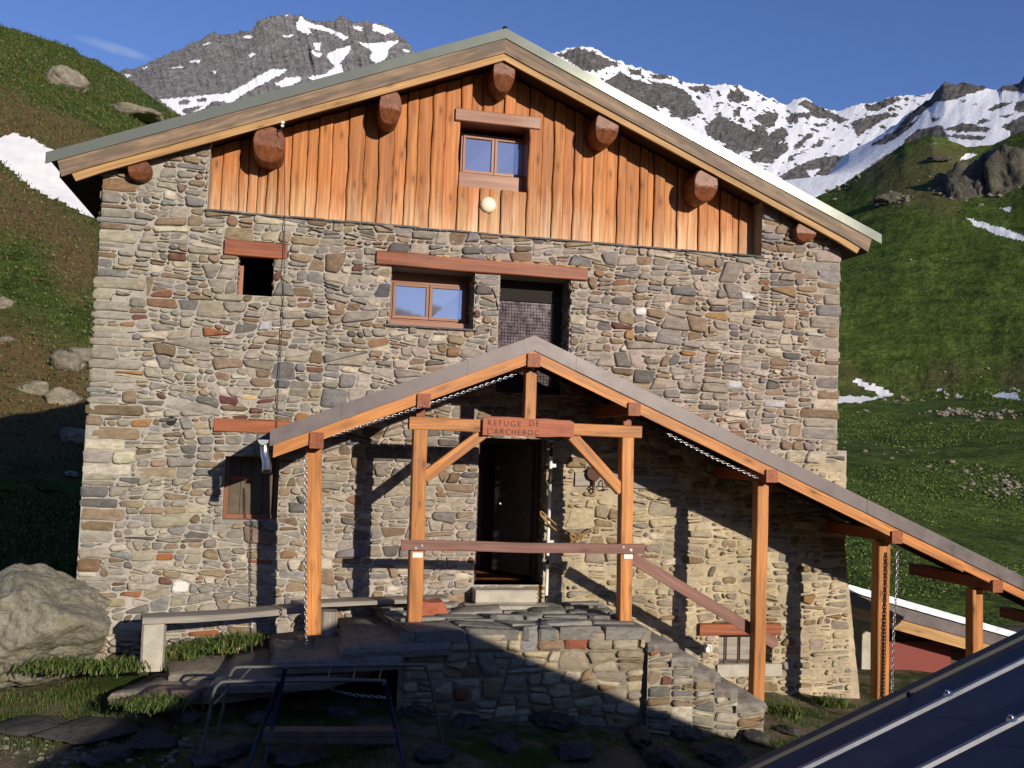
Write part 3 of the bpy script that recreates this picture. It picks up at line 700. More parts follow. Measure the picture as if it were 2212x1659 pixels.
# barred cellar window
x0, x1, z0, z1 = O_RW; ys = .22
m = MB(); box(m, (x0, ys, z0), (x1, ys+.03, z1)); cw = m.build('cellar_window', 'grey_wood', house, label='small barred cellar window with concrete sill')
m = MB()
for i in range(4): xx = x0+.09+(x1-x0-.18)*i/3; tube(m, [(xx, .03, z0+.0), (xx, .03, z1)], .011, 8)
m.build('bar', 'iron', cw)
m = MB(); box(m, (x0-.03, -.045, z0-.17), (x1+.12, .2, z0-.004), bev=.01); m.build('sill', 'conc', cw)
p = at(1529, 1400, -.04); m = MB(); tube(m, [(p.x+.045*cos(q), -.05, p.z+.045*sin(q)) for q in [2*pi*i/16 for i in range(16)]], .012, 6, True); tube(m, [(p.x, .1, p.z), (p.x, -.045, p.z)], .036, 12); m.build('drain_pipe', 'white', house)
p = at(371, 909, -.02); m = MB(); tube(m, [(p.x+.046*cos(q), -.03, p.z+.046*sin(q)) for q in [2*pi*i/16 for i in range(16)]], .006, 6, True); m.build('vent_pipe', 'black', house)
m = MB(); tube(m, [(p.x, .0, p.z), (p.x, -.030, p.z)], .045, 14); m.build('vent_hole', 'dark', house)
# lamp
p = at(1055, 442, YC-.08); m = MB(); pr = [(.0, .095), (.02, .105), (.05, .105), (.075, .095), (.09, .07), (.096, .035), (.097, 0.0)]
vs = []; 
for (d, r) in pr:
    for k in range(20): vs.append((p.x+r*cos(k*pi/10), YC-.02-d, p.z+r*sin(k*pi/10)))
m.add(vs, [(i*20+k, (i+1)*20+k, (i+1)*20+(k+1) % 20, i*20+(k+1) % 20)[::-1] for i in range(6) for k in range(20)], smooth=True); m.build('wall_lamp', 'cream', house)
# ---- doorway
x0, x1, z0, z1 = O_DOOR
m = MB(); D_ = 2.6
P = [(x0-.25, .42, z0), (x1+.6, .42, z0), (x1+.6, .42, z1+.3), (x0-.25, .42, z1+.3), (x0-.25, D_, z0), (x1+.6, D_, z0), (x1+.6, D_, z1+.3), (x0-.25, D_, z1+.3)]
m.add(P, [(4, 5, 6, 7), (3, 7, 6, 2), (0, 4, 7, 3), (1, 2, 6, 5)]); m.add([(x0-.25, .421, z0-.5), (x0, .421, z0-.5), (x0, .421, z1+.3), (x0-.25, .421, z1+.3)], [(0, 1, 2, 3)]); m.build('hallway', 'dark', house)
m = MB(); box(m, (x0-.2, .02, z0-.05), (x1+.5, 2.5, z0)); m.build('hall_floor', 'timber_red', house)
m = MB(); box(m, (x0+.0, .27, z0+.002), (x0+.07, .36, z1)); box(m, (x1-.07, .27, z0+.002), (x1, .36, z1)); box(m, (x0+.07, .27, z1-.07), (x1-.07, .36, z1)); fr = m.build('door_frame', 'dark_wood', house)
m = MB(); beam(m, (x1-.07, .40, z0+.9), (x1-.42, 1.05, z0+.9), .045, 1.7, seg=1); dl = m.build('door', 'shelf', house, label='dark door leaf standing open inward')
m = MB(); tube(m, [(x1-.36, .92, z0+.95), (x1-.41, .9, z0+.95), (x1-.40, .82, z0+.95)], .012, 6); m.build('handle', 'zinc', dl)
m = MB(); box(m, (x0+.30, 1.5, z0+.01), (x0+.38, 1.58, z1)); box(m, (x0+.95, 1.5, z0+.01), (x0+1.03, 1.58, z1)); box(m, (x0+.38, 1.5, z1-.25), (x0+.95, 1.58, z1-.17)); box(m, (x0+.38, 1.54, z0+.01), (x0+.95, 1.57, z1-.25), col=(.5, .45, .4)); m.build('inner_door', 'rail', house)
m = MB(); box(m, (x0-.02, -.26, z0-.19), (x0+.74, .26, z0-.03), bev=.02, col=(1, 1, 1)); box(m, (x0-.16, -.46, z0-.36), (x0+.86, -.2, z0-.19), bev=.03, col=(.8, .78, .75)); m.build('door_step', 'conc', house)

# ---- roof
def slab(mb, xa, xb, za, zb, th, y0, y1, **k):               # parallelogram slab (x,z top line)
    prism(mb, [(xa, za-th), (xb, zb-th), (xb, zb), (xa, za)], y0, y1, **k)
XE0, XE1 = at(98, 345, YG).x, at(1903, 508, YG).x
m = MB(); slab(m, XE0, RX, zroof(XE0), ZR, .035, YG+.012, BACK+.5, gdir=(1, PIT_T)); slab(m, RX, XE1, ZR, zroof(XE1), .035, YG+.012, BACK+.5, gdir=(1, -PIT_T)); roof = m.build('roof', 'flash', house)
m = MB()
for xa, xb, nn in ((XE0, RX, 3), (RX, XE1, 3)):
    for i in range(nn):
        p_, q_ = xa+(xb-xa)*i/nn, xa+(xb-xa)*(i+1)/nn; dy_ = .003*(i % 2); prism(m, [(p_, zroof(p_)-.125), (q_+.01, zroof(q_+.01 if q_ != RX else q_)-.125), (q_+.01, zroof(q_+.01)+.002), (p_, zroof(p_)+.002)] if q_ != RX else [(p_, zroof(p_)-.125), (q_, ZR-.125), (q_, ZR+.002), (p_, zroof(p_)+.002)], YG-.004-dy_, YG+.010+dy_*.3)
m.build('verge_flashing', 'flash', roof)
m = MB(); blob(m, (RX, YG+.05, ZR+.02), (.035, .05, .03), 2, 2, .3); m.build('ridge_knob', 'black', roof)
def barge(name, mat, o0, o1, xl, xr, y0, y1):
    for s, xe in ((-1, xl), (1, xr)):
        m = MB(); n = 14; up = []; lo = []
        for i in range(n+1):
            x = RX+(xe-RX)*i/n; e = -s*.0; up.append((x, zroof(x)-o0)); lo.append((x+(s*(-.05) if i == n else 0), zroof(x)-o1+.004*mn.noise((x*1.5, o1*9, s))))
        prism(m, up+lo[::-1], y0, y1, (1, 1, 1) if s < 0 else (.92, .94, .98), gdir=(1, -s*PIT_T)); m.build(name, mat, roof)
barge('barge_board', 'barge', .128, .305, at(122, 372, YG).x, at(1884, 530, YG).x, YG+.012, YG+.045)
barge('under_board', 'barge2', .307, .395, at(152, 388, YG).x, at(1862, 532, YG).x, YG+.035, YG+.075)
m = MB(); slab(m, XE0+.14, RX, zroof(XE0+.14)-.05, ZR-.05, .255, YG+.08, BACK+.4, gdir=(0, 1)); slab(m, RX, XE1-.14, ZR-.05, zroof(XE1-.14)-.05, .255, YG+.08, BACK+.4, gdir=(0, 1)); m.build('roof_deck', 'dark_wood', roof)
# log purlins with undercut ends
def log(cx, zt, zb, wd):
    m = MB(); zc = (zt+zb)/2; hw = wd/2; hh = (zt-zb)/2; n = 28; vs = []; gc = []; r = ru(0, 50); ph = ru(0, 9)
    def sec(s=1.0):
        o = []
        for k in range(n):
            a = 2*pi*k/n; c, s_ = cos(a), sin(a); e = .86; q = 1+.03*mn.noise((c*2, s_*2, ph))
            o.append((cx+hw*s*q*math.copysign(abs(c)**e, c), zc+hh*s*q*math.copysign(abs(s_)**e, s_)))
        return o
    yf = YG+.082
    def yend(z): return yf+max(0, (zc-.03-z))*.5
    rings = [(.0, 0), (.2, 0), (.4, 0), (.6, 0), (.8, 0), (.93, 0), (1.0, .02), (1.0, .25), (1.0, .9)]
    for s, dy in rings:
        for (x, z) in (sec(s) if s > 0 else [(cx, zc)]*n):
            y = yend(z)+dy if dy < .1 else yf+dy+(.0 if dy > .5 else yend(z)-yf); vs.append((x, y, z)); gc.append((y+r, x-cx+r, z))
    m.add(vs, [(i*n+k, (i+1)*n+k, (i+1)*n+(k+1) % n, i*n+(k+1) % n)[::-1] for i in range(8) for k in range(n)], (ru(.9, 1.1),)*3, gc, [(i > 5) for i in range(8) for k in range(n)])
    o = m.build('log_purlin', 'log', house)
    c = MB(); a0 = ru(0, 6)
    for j in range(4):
        a = a0+j*1.7; L = ru(.3, .8)*hw; p0 = (cx+.005, yf-.001, zc+.05); 
        q = (cx+cos(a)*L, yf-.001, zc+.05+abs(sin(a))*L); d = (-sin(a)*.003, cos(a)*.003)
        c.add([(p0[0]-d[0], p0[1], p0[2]-d[1]), (p0[0]+d[0], p0[1], p0[2]+d[1]), q], [(0, 1, 2)])
    c.build('check_crack', 'black', o)
yl = YG+.08
for (px, t, b, wpx) in ((302, 352, 413, 48), (583, 280, 373, 70), (845, 200, 291, 52), (1091, 126, 220, 54), (1313, 248, 333, 60), (1527, 372, 458, 64), (1743, 487, 546, 58)):
    T, B_ = at(px, t-8, yl), at(px, b-25, yl); log(T.x, T.z, B_.z, wpx*11.8/FOC*.97)
# ================================================================== PORCH
porch = empty('timber_porch', (2.7, -1.2, -2.05), 'orange timber entrance porch with lopsided grey edged roof on square posts', 'porch')
YV = -1.45; PX_ = at(1155, 725, YV).x; PZ = at(1155, 725, YV).z; PT = tan(RAD(22.45)); PL = at(583, 945, YV).x; PR = 10.6
def zp(x): return PZ-abs(x-PX_)*PT
def pslab(mb, xa, xb, o0, o1, y0, y1, n=1, col=(1, 1, 1)):
    for i in range(n):
        a = xa+(xb-xa)*i/n; b = xa+(xb-xa)*(i+1)/n
        prism(mb, [(a, zp(a)-o1), (b, zp(b)-o1), (b, zp(b)-o0), (a, zp(a)-o0)], y0, y1, col, gdir=(1, (zp(b)-zp(a))/(b-a)))
m = MB(); pslab(m, PL, PX_, 0, .03, YV+.016, -.02); pslab(m, PX_, PR, 0, .03, YV+.016, -.02); pslab(m, 7.9, PR, 0.001, .031, -.02, .25); proof = m.build('roof', 'flash2', porch)
joints = [PL, .62, 1.45, 1.96, PX_]; j2 = [PX_, 3.2, 4.9, 6.9, 8.05, 9.1, PR]
m = MB()
for L_ in (joints, j2):
    for i in range(len(L_)-1):
        y = YV+(-.004 if i % 2 else 0); pslab(m, L_[i]-(.006 if i else 0), L_[i+1]+.002, -.003, .165, y-.004, y+.010, col=(1, 1, 1))
m.build('verge_flashing', 'flash2', proof)
m = MB()
for s, xe in ((-1, PL+.04), (1, 8.25)):
    prism(m, [(PX_, zp(PX_)-.168), (PX_, zp(PX_)-.30), (xe, zp(xe)-.30), (xe, zp(xe)-.168)], YV+.012, YV+.052, (1, 1, 1), gdir=(1, -s*PT))
prism(m, [(8.252, zp(8.252)-.168), (8.252, zp(8.252)-.275), (PR, zp(PR)-.275), (PR, zp(PR)-.168)], YV+.018, YV+.058, (.95, .9, .9), gdir=(1, -PT))
m.build('barge_board', 'timber', proof)
m = MB(); pslab(m, PL+.05, PX_, .04, .07, YV+.06, -.02); pslab(m, PX_, PR, .04, .07, YV+.06, -.02); pslab(m, 7.9, PR, .04, .07, -.019, .22)
for y in (-1.30, -.85, -.40):
    pslab(m, PL+.05, PX_, .071, .17, y, y+.07); pslab(m, PX_, PR, .071, .17, y, y+.07)
m.build('roof_deck', 'dark_wood', proof)
YP = -1.2; PW = .15
def zpur(x): return zp(x)-.172
# purlins (square timbers running back to the wall)
PUR = [at(1152, 800, YV).x, at(915, 880, YV).x, at(683, 970, YV).x, at(1369, 905, YV).x, at(1666, 1047, YV).x, at(1936, 1185, YV).x, 8.72, 10.2]
for i, x in enumerate(PUR):
    m = MB(); h = .15 if i != 2 else .17; zt = zpur(x)-PT*.07
    beam(m, (x, YV-.02 if i < 7 else YV+.1, zt-h/2), (x, .03 if x < 7.4 else .2, zt-h/2), .145, h, seg=6); m.build('purlin', 'timber_red', porch)
posts = [((677, 990), (677, 1372), .165), ((909, 940), (897, 1345), .155), ((1357, 950), (1352, 1354), .145), ((1643, 1060), (1640, 1521), .145), ((1907, 1195), (1907, 1510), .16), ((2113, 1310), (2113, 1480), .15)]
PXs = []
zb_beam = at(1136, 937, YP-.07).z; zt_beam = at(1136, 917, YP-.07).z+.035
for i, (a, b, wd) in enumerate(posts):
    A, B = at(*a, YP-wd/2), at(*b, YP-wd/2); x0 = A.x; x1 = B.x
    zt = {0: zpur(PUR[2])-.20, 1: zb_beam, 2: zb_beam, 3: zpur(PUR[4])-.18, 4: zpur(PUR[5])-.18, 5: zpur(PUR[6])-.18}[i]
    if i in (3, 4): x0 = x1 = B.x
    m = MB(); beam(m, (x1, YP, B.z), (x0, YP, zt), wd, wd, up=(0, 1, 0), seg=16, bev=.008); m.build('post', 'timber', porch); PXs.append(x1)
    m = MB(); tube(m, [(x1, YP, B.z-.30), (x1, YP, B.z)], .022, 10); box(m, (x1-.05, YP-.05, B.z-.008), (x1+.05, YP+.05, B.z-.001)); m.build('post_foot', 'zinc', porch)
# tie beam, king post, braces
yb = YP-.0; xb0, xb1 = at(885, 915, YP-.09).x, at(1388, 932, YP-.09).x
m = MB(); beam(m, (xb0, yb, (zt_beam+zb_beam)/2), (xb1, yb, (zt_beam+zb_beam)/2), .15, zt_beam-zb_beam, seg=16, bev=.008); m.build('tie_beam', 'timber', porch)
kx = at(1147, 850, YP-.07).x; m = MB(); beam(m, (kx, YP, zt_beam-.002), (kx, YP, zpur(PUR[0])-.19), .13, .13, up=(0, 1, 0), seg=4, bev=.007); m.build('king_post', 'timber', porch)
for sx in (PUR[1], PUR[3]):
    m = MB(); beam(m, (sx, YP, zt_beam+.003), (sx, YP, zpur(sx)-.185), .10, .10, up=(0, 1, 0), seg=2); m.build('strut', 'timber_red', porch)
for (a, b) in (((1045, 936), (925, 1026)), ((1240, 945), (1338, 1054))):
    A, B = at(*a, YP-.055), at(*b, YP-.055); d = (B-A).normalized(); A = A-d*.04; B = B+d*.05
    m = MB(); beam(m, (A.x, YP, A.z), (B.x, YP, B.z), .105, .125, up=(0, 0, 1), seg=6, bev=.007); m.build('brace', 'timber', porch)
# guard rail across the front with its bolts and steel plates
a, b = at(867, 1178, YP-.12), at(1393, 1186, YP-.12); m = MB(); beam(m, (a.x, YP-.10, a.z), (b.x, YP-.10, b.z), .035, .112, seg=14, bev=.005, wob=.003); gr = m.build('guard_rail', 'rail', porch)
m = MB()
for px, py in ((898, 1184), (911, 1179), (1347, 1182), (1363, 1188)):
    p = at(px, py, YP-.12); tube(m, [(p.x, YP-.117, p.z), (p.x, YP-.124, p.z)], .016, 10); tube(m, [(p.x, YP-.124, p.z), (p.x, YP-.131, p.z)], .009, 6)
m.build('bolt', 'zinc', gr)
m = MB()
for px, py in ((902, 1199), (1357, 1202)): p = at(px, py, YP-.08); box(m, (p.x-.055, YP-.086, p.z-.028), (p.x+.055, YP-.0785, p.z+.028), bev=.002)
m.build('steel_plate', 'white', porch)
a, b = at(1364, 1205, YP+.1), at(1676, 1391, YP+.1); m = MB(); beam(m, a, b, .04, .135, seg=10, bev=.005); m.build('stair_rail', 'rail', porch)
# gutter end and downpipe elbow
gx, gz = PL-.065, zp(PL)-.10; m = MB(); vs = []; n = 12
ys = [YV+.02, -.02]
for y in ys:
    for r in (.062, .055):
        for k in range(n+1): q = pi+pi*k/n; vs.append((gx+r*cos(q), y, gz+r*sin(q)))
N_ = n+1; fs = []
for k in range(n): fs += [(k, k+1, 2*N_+k+1, 2*N_+k), (N_+k+1, N_+k, 3*N_+k, 3*N_+k+1), (k+1, k, N_+k, N_+k+1)]
m.add(vs, fs, smooth=True); m.add([(gx+.062*cos(pi+pi*k/n), YV+.02, gz+.062*sin(pi+pi*k/n)) for k in range(n+1)], [tuple(range(n+1))]); gt = m.build('gutter', 'zinc', porch)
m = MB(); P = bez([(gx+.01, YV+.10, gz-.04), (gx+.02, YV+.09, gz-.14), (gx+.045, YV+.04, gz-.24), (gx+.05, YV-.02, gz-.33)], 6); tube(m, P, .047, 14, rr=[.043+.006*(i/len(P)) for i in range(len(P))]); m.build('spout', 'zinc', gt)
m = MB(); p = P[-1]; d = (P[-1]-P[-2]).normalized(); tube(m, [p+d*.001, p+d*.003], .043, 14); m.build('spout_mouth', 'dark', gt)

# ---- things hung on or beside the porch
def carved_sign():
    t = YP-.082; m = MB(); n = 22; up = []; lo = []
    A, B, Cc, D_ = at(1044, 898, t-.04), at(1240, 909, t-.04), at(1044, 940, t-.04), at(1238, 945, t-.04)
    for i in range(n+1):
        f = i/n; x = A.x+(B.x-A.x)*f; up.append((x, A.z+(B.z-A.z)*f+.012*mn.noise((f*5, 1, 1))-(.02 if i in (0, n) else 0))); lo.append((x, Cc.z+(D_.z-Cc.z)*f+.010*mn.noise((f*4, 7, 1))))
    prism(m, lo+up[::-1], t-.045, t, (1.25, 1.1, 1.1), gdir=(1, 0)); sg = m.build('name_sign', 'timber_red', None)
    tag(sg, 'red brown carved wooden name board fixed across the porch tie beam', 'sign', )
    zu, zl = A.z-.052, A.z-.052
    for txt, px, py, wpx in (('REFUGE', 1054, 919, 71), ('DE', 1143.5, 920, 21), ("L'ARCHEBOC", 1053, 937, 111)):
        cu = bpy.data.curves.new('tmp', 'FONT'); cu.body = txt; cu.size = .10; cu.space_character = 1.25; cu.offset = -.0012; cu.extrude = .0015; cu.resolution_u = 3
        to = bpy.data.objects.new('tmp', cu); COL.objects.link(to); bpy.context.view_layer.update()
        me = bpy.data.meshes.new_from_object(to.evaluated_get(bpy.context.evaluated_depsgraph_get())); COL.objects.unlink(to); bpy.data.objects.remove(to)
        p = at(px, py, t-.046); q = at(px+wpx, py, t-.046); xs = [v.co.x for v in me.vertices]; k = (q.x-p.x)/(max(xs)-min(xs)); x0 = min(xs)
        L = Vector(sg.location); kz = .085/.07*.9
        for v in me.vertices:
            X = (v.co.x-x0)*k; Z = v.co.y*kz*.82; Z += .004*mn.noise((X*9, Z*3, 4)); X += .003*mn.noise((X*14, Z*9, 8)); v.co = Vector((p.x+X, t-.0462-v.co.z, p.z+Z))-L
        me.materials.clear(); me.materials.append(M['dark_wood']); o = bpy.data.objects.new('lettering', me); COL.objects.link(o); o.parent = sg
carved_sign()
def chain_obj(pts, label, pitch=.04, r=.005, mat='zinc', n=24, grp=None):
    m = MB(); P = bez(pts, n); chain(m, P, pitch, r); o = m.build('chain', mat); return tag(o, label, 'chain', grp)
def on(px, py, y): return at(px, py, y)
chain_obj([on(716, 943, YV-.005), on(800, 915, YV-.01), on(900, 882, YV-.01), on(1000, 848, YV-.01), on(1118, 807, YV-.005)], 'pale chain strung under the left slope of the porch verge', .036, .0038)
chain_obj([on(1440, 936, YV-.005), on(1490, 962, YV-.01), on(1540, 988, YV-.01), on(1600, 1016, YV-.01), on(1640, 1034, YV-.005)], 'shiny chain strung under the right slope of the porch verge', .036, .0038)
chain_obj([on(660, 982, YV+.02), on(661, 1060, YV+.02), on(659, 1200, YV+.02), on(661, 1350, YV+.02), on(665, 1452, YV+.03), on(668, 1466, -1.5), on(700, 1483, -1.62), on(760, 1500, -1.75), on(850, 1508, -1.85)], 'long thin chain hanging beside the left post and trailing over the slabs', .038, .0045)
chain_obj([on(1938, 1190, YV+.03), on(1937, 1260, YV+.03), on(1931, 1350, YV+.03), on(1927, 1480, YV+.03), on(1926, 1540, YV+.03)], 'bright chain dangling clear of the right post beside the shed', .042, .005)
chain_obj([on(1914, 1195, YP-.1), on(1913, 1260, YP-.1), on(1911, 1400, YP-.1), on(1908, 1520, YP-.1)], 'rusty chain lying against the face of the right post', .042, .005, 'iron')
# cable from the gable down the wall
m = MB(); P = bez([on(612, 300, -.02), on(615, 360, .05), on(615, 470, -.05), on(614, 560, -.09), on(612, 640, -.06), on(606, 760, -.06), on(600, 860, -.06), on(598, 930, -.06)], 10); tube(m, P, .005, 6); tag(m.build('cable', 'black'), 'thin black cable running down the facade from the gable eave', 'cable')
c = on(610, 268, YG-.03); m = MB(); tube(m, [(c.x, YG-.002, c.z+.02), (c.x, YG-.03, c.z+.02)], .012, 8); ins = m.build('insulator', 'white'); tag(ins, 'little white porcelain insulator hanging under the left gable verge', 'insulator')
m = MB(); tube(m, [(c.x, YG-.03, c.z+z) for z in (.035, .02, .005)], .02, 10, rr=[.018, .03, .018]); tube(m, [(c.x, YG-.03, c.z+z) for z in (-.005, -.02, -.035)], .02, 10, rr=[.012, .024, .012]); m.build('bell', 'white', ins)
m = MB(); tube(m, bez([(c.x, YG-.03, c.z-.03), (c.x-.01, YG-.03, c.z-.07), (c.x+.01, YG-.02, c.z-.11)], 5), .005, 6); m.build('hook', 'iron', ins)
# ranging pole by the door
def zpx(px, py, y): return at(px, py, y).z
px0 = at(1180, 1290, -.12).x; zt = zpx(1180, 951, -.12); zb = zpx(1180, 1305, -.12); pole = empty('ranging_pole', (px0, -.12, zb), 'white metal pole with black bands standing upright right of the doorway', 'pole')
seg = [(951, 955, 'white'), (955, 985, 'black'), (985, 1012, 'white'), (1012, 1046, 'black'), (1046, 1200, 'white'), (1200, 1219, 'black'), (1219, 1286, 'white'), (1286, 1300, 'black')]
for a, b, c in seg:
    m = MB(); za, z_b = zpx(1180, a, -.12), zpx(1180, b, -.12); tube(m, [(px0, -.12, z_b), (px0, -.12, za)], .021, 12); m.build('band' if c == 'black' else 'shaft', c, pole)
m = MB()
for py in (1005, 1170): z = zpx(1180, py, -.12); box(m, (px0+.01, -.14, z-.02), (px0+.07, -.05, z+.02))
m.build('bracket', 'zinc', pole)
# twigs / cord
m = MB(); c0 = at(1242, 1160, -.12)
def q(px, py, dy=-.12): return at(px, py, dy)
for P in ([q(1245, 1166), q(1205, 1148, -.16), q(1172, 1118, -.2), q(1168, 1105, -.2), q(1178, 1112, -.18), q(1210, 1140, -.15), q(1250, 1162)], [q(1240, 1168), q(1200, 1146, -.14), q(1170, 1112, -.18)],
          [q(1245, 1168), q(1262, 1152), q(1280, 1141, -.15), q(1292, 1139, -.16), q(1291, 1153, -.16)], [q(1248, 1164), q(1270, 1152), q(1288, 1146, -.13)]): tube(m, bez(P, 8), .010, 6)
for i in range(26):
    a = ru(0, 6.3); r = ru(.03, .10); cc = c0+Vector((ru(-.09, .09), ru(-.03, .03), ru(-.04, .03)))
    tube(m, [cc+Vector((r*cos(a+t*.7), ru(-.02, .02), .5*r*sin(a+t*.7)-(.03*t if i % 4 == 0 else 0))) for t in range(6)], .005, 5)
tag(m.build('cord_bundle', 'rope'), 'tangled straw coloured cord with loose loops hanging right of the doorway', 'cord')
# dark scoop hanging by the old lintel
c = at(1283, 1025, -.08); m = MB(); vs = [(-.095, .0), (-.085, .06), (-.03, .095), (.05, .10), (.10, .09), (.095, .02), (.06, -.055), (.02, -.09), (-.02, -.075), (-.07, -.05)]
prism(m, [(c.x+a, c.z+b) for a, b in vs], -.10, -.06); sc_ = m.build('shovel', 'iron', None); tag(sc_, 'small dark spade blade hung point down at the end of the bleached lintel', 'shovel')
m = MB(); tube(m, [(c.x+.0, -.08, c.z-.06), (c.x-.005, -.08, c.z-.24)], .014, 8, rr=[.022, .014]); m.build('handle', 'iron', sc_)

# ================================================================== BENCH, TERRACE, STAIRS
bench = empty('plank_bench', (-1.2, -.9, -2.6), 'long grey weathered plank bench on a pale block along the stone wall', 'bench')
def plank(mb, A, B, th, wd, n=18, curve=0.0):
    A = Vector(A); B = Vector(B); vs = []; gc = []; d = (B-A); L = d.length; sd = Vector((-d.y, d.x, 0)).normalized(); r = ru(0, 40)
    for i in range(n+1):
        f = i/n; c = A+d*f+Vector((0, 0, curve*sin(pi*f))); e = .012*mn.noise((f*4, r, 0)); h = th/2*(1+.25*mn.noise((f*5, r, 3)))
        for (u, v) in ((-wd/2+e, -h), (wd/2+e, -h), (wd/2+e, h*.8), (0, h), (-wd/2+e+.015, h), (-wd/2+e, h*.5)):
            p = c+sd*u; vs.append((p.x, p.y, p.z+v)); gc.append((f*L+r, u+r, v))
    fs = [(i*6+k, (i+1)*6+k, (i+1)*6+(k+1) % 6, i*6+(k+1) % 6)[::-1] for i in range(n) for k in range(6)]+[tuple(range(6)), tuple(n*6+k for k in range(5, -1, -1))]
    mb.add(vs, fs, (1, 1, 1), gc)
bA, bM, bB = at(306, 1336, -.92), at(655, 1311, -.62), at(962, 1291, -.35)
m = MB(); plank(m, bA, bM, .062, .34, curve=-.02); m.build('seat', 'grey_wood', bench)
m = MB(); plank(m, bM+Vector((-.12, .02, .03)), bB, .045, .30); m.build('seat', 'grey_wood', bench, label='thinner lighter seat plank')
ba = at(330, 1440, -.92); m = MB(); box(m, (at(304, 1400, -1.0).x, -1.02, ba.z-.03), (at(352, 1400, -1.0).x, -.72, bA.z-.03), bev=.025, seg=3); m.build('leg', 'conc', bench)
p = at(706, 1340, -.62); m = MB(); beam(m, (p.x, -.6, -2.45), (p.x+.02, -.6, at(706, 1312, -.6).z-.03), .19, .2, up=(0, 1, 0), seg=4, bev=.03, wob=.01); m.build('leg', 'grey_wood', bench)
m = MB(); c = at(930, 1312, -.62); prism(m, [(c.x-.17, c.z-.13), (c.x+.17, c.z-.10), (c.x+.16, c.z+.03), (c.x+.12, c.z+.09), (c.x-.02, c.z+.08), (c.x-.17, c.z+.10)], -.80, -.50)
tag(m.build('red_block', 'redstone'), 'rough brick red block behind the second porch post under the bench end', 'block')

terr = empty('stone_terrace', (2.2, -1, -3.1), 'raised entrance terrace of grey flagstones over a rubble retaining wall', 'terrace')
TZ = -2.02; YT = -1.78
def tfn(x, y, h): return (x, y, TZ+h)
pav = []
rubble([(1.45, YT-.02), (4.02, YT-.02), (4.02, -.02), (1.15, -.02)], 1.3, .3, .5, pav, lo=.14, hi=.7)
m = MB(); stones(m, pav, tfn, (.008, .025), (.005, .03), colf=lambda c: (lambda v, w_: (v, v*(.95+w_), v*(.84+w_)))(ru(.17, .30), ru(-.02, .05)), depth=.1, rough=.03); m.build('paving', 'stone', terr)
m = MB(); m.add([(1.4, YT+.03, TZ-.006), (4.03, YT+.03, TZ-.006), (4.03, 0, TZ-.006), (1.1, 0, TZ-.006)], [(0, 1, 2, 3)], (.22, .19, .15))
mortar(m, 1.3, 4.06, -3.9, TZ-.006, lambda x, z, h: (x, YT+.03-h-max(0, TZ-z)*-.10, z), .05, .015, colf=lambda x, z: (.27, .235, .175)); m.build('wall_core', 'mortar', terr)
cs = cells([[(1.35, -3.8), (4.0, -3.8), (4.0, TZ-.22), (1.35, TZ-.22)]], 1.9, .045, .6, hi=.14)
row = []; x = 1.4
while x < 4.0: e = min(4.0, x+ru(.14, .42)); row.append([(x, TZ-.22), (e, TZ-.22), (e, TZ-.02), (x, TZ-.02)]); x = e
def wf2(x, z, h): return (x, YT+.03-h-max(0, TZ-z)*-.10, z)
def ss(px, py, c): p = at(px, py, YT); return (p.x, p.z, c)
m = MB(); stones(m, cs+row, wf2, (.004, .014), (.004, .045), specials=[ss(1140, 1375, (.28, .28, .31)), ss(1262, 1382, (.30, .10, .055)), ss(1200, 1385, (.27, .19, .12)), ss(1142, 1428, (.58, .50, .33)), ss(1085, 1400, (.36, .32, .22))], depth=.2, colf=rough_col, rough=.02); m.build('retaining_wall', 'stone', terr)
# low slabs stepping down to the left
def flag(mb, pts, z, th, col, slope=(0, 0)):
    n = len(pts); R = []
    for i, a in enumerate(pts):
        b = pts[(i+1) % n]
        for k in range(5):
            f = k/5; R.append((a[0]+(b[0]-a[0])*f+ru(-.02, .02), a[1]+(b[1]-a[1])*f+ru(-.02, .02)))
    cx = sum(p[0] for p in R)/len(R); cy = sum(p[1] for p in R)/len(R); N2 = len(R); vs = []
    hz = lambda x, y: z+(x-cx)*slope[0]+(y-cy)*slope[1]
    for (s, dz) in ((1.0, -th), (1.02, -th*.4), (.985, -.006), (.6, .004), (0.01, .008)):
        for (x, y) in R: X = cx+(x-cx)*s; Y = cy+(y-cy)*s; vs.append((X, Y, hz(X, Y)+dz+.008*mn.noise((X*4, Y*4, z))))
    mb.add(vs, [(i*N2+k, i*N2+(k+1) % N2, (i+1)*N2+(k+1) % N2, (i+1)*N2+k) for i in range(4) for k in range(N2)], col, None, [(i > 1) for i in range(4) for k in range(N2)])
SL = [([(-1.55, -1.42), (-.35, -1.60), (.3, -1.35), (.3, -.45), (-1.2, -.7)], -2.62, .13, (.25, .21, .17), (.04, 0)), ([(-1.30, -1.9), (-.85, -1.95), (-.6, -1.5), (-1.1, -1.35)], -2.60, .10, (.26, .17, .13), (0, .02)),
      ([(-.55, -1.75), (.55, -1.95), (1.05, -1.5), (.9, -.3), (-.35, -.3)], -2.44, .12, (.20, .18, .16), (.06, 0)), ([(.05, -1.80), (1.25, -2.0), (1.5, -1.4), (1.3, -.1), (.0, -.3)], -2.26, .12, (.19, .175, .155), (.06, 0)),
      ([(.7, -1.85), (1.8, -1.90), (2.0, -1.3), (1.8, -.1), (.8, -.1)], -2.13, .12, (.21, .19, .16), (.05, 0)), ([(-1.0, -1.1), (-.1, -1.2), (0, -.1), (-1.2, -.1)], -2.56, .08, (.24, .21, .16), (.02, 0))]
for i, (P, z, th, c, s) in enumerate(SL):
    m = MB(); flag(m, P, z, th, c, s); m.build('step_slab', 'stone', terr)
stairs = empty('stone_stairs', (4.9, -1, -3.3), 'short flight of rough stone steps going down right from the terrace', 'stairs')
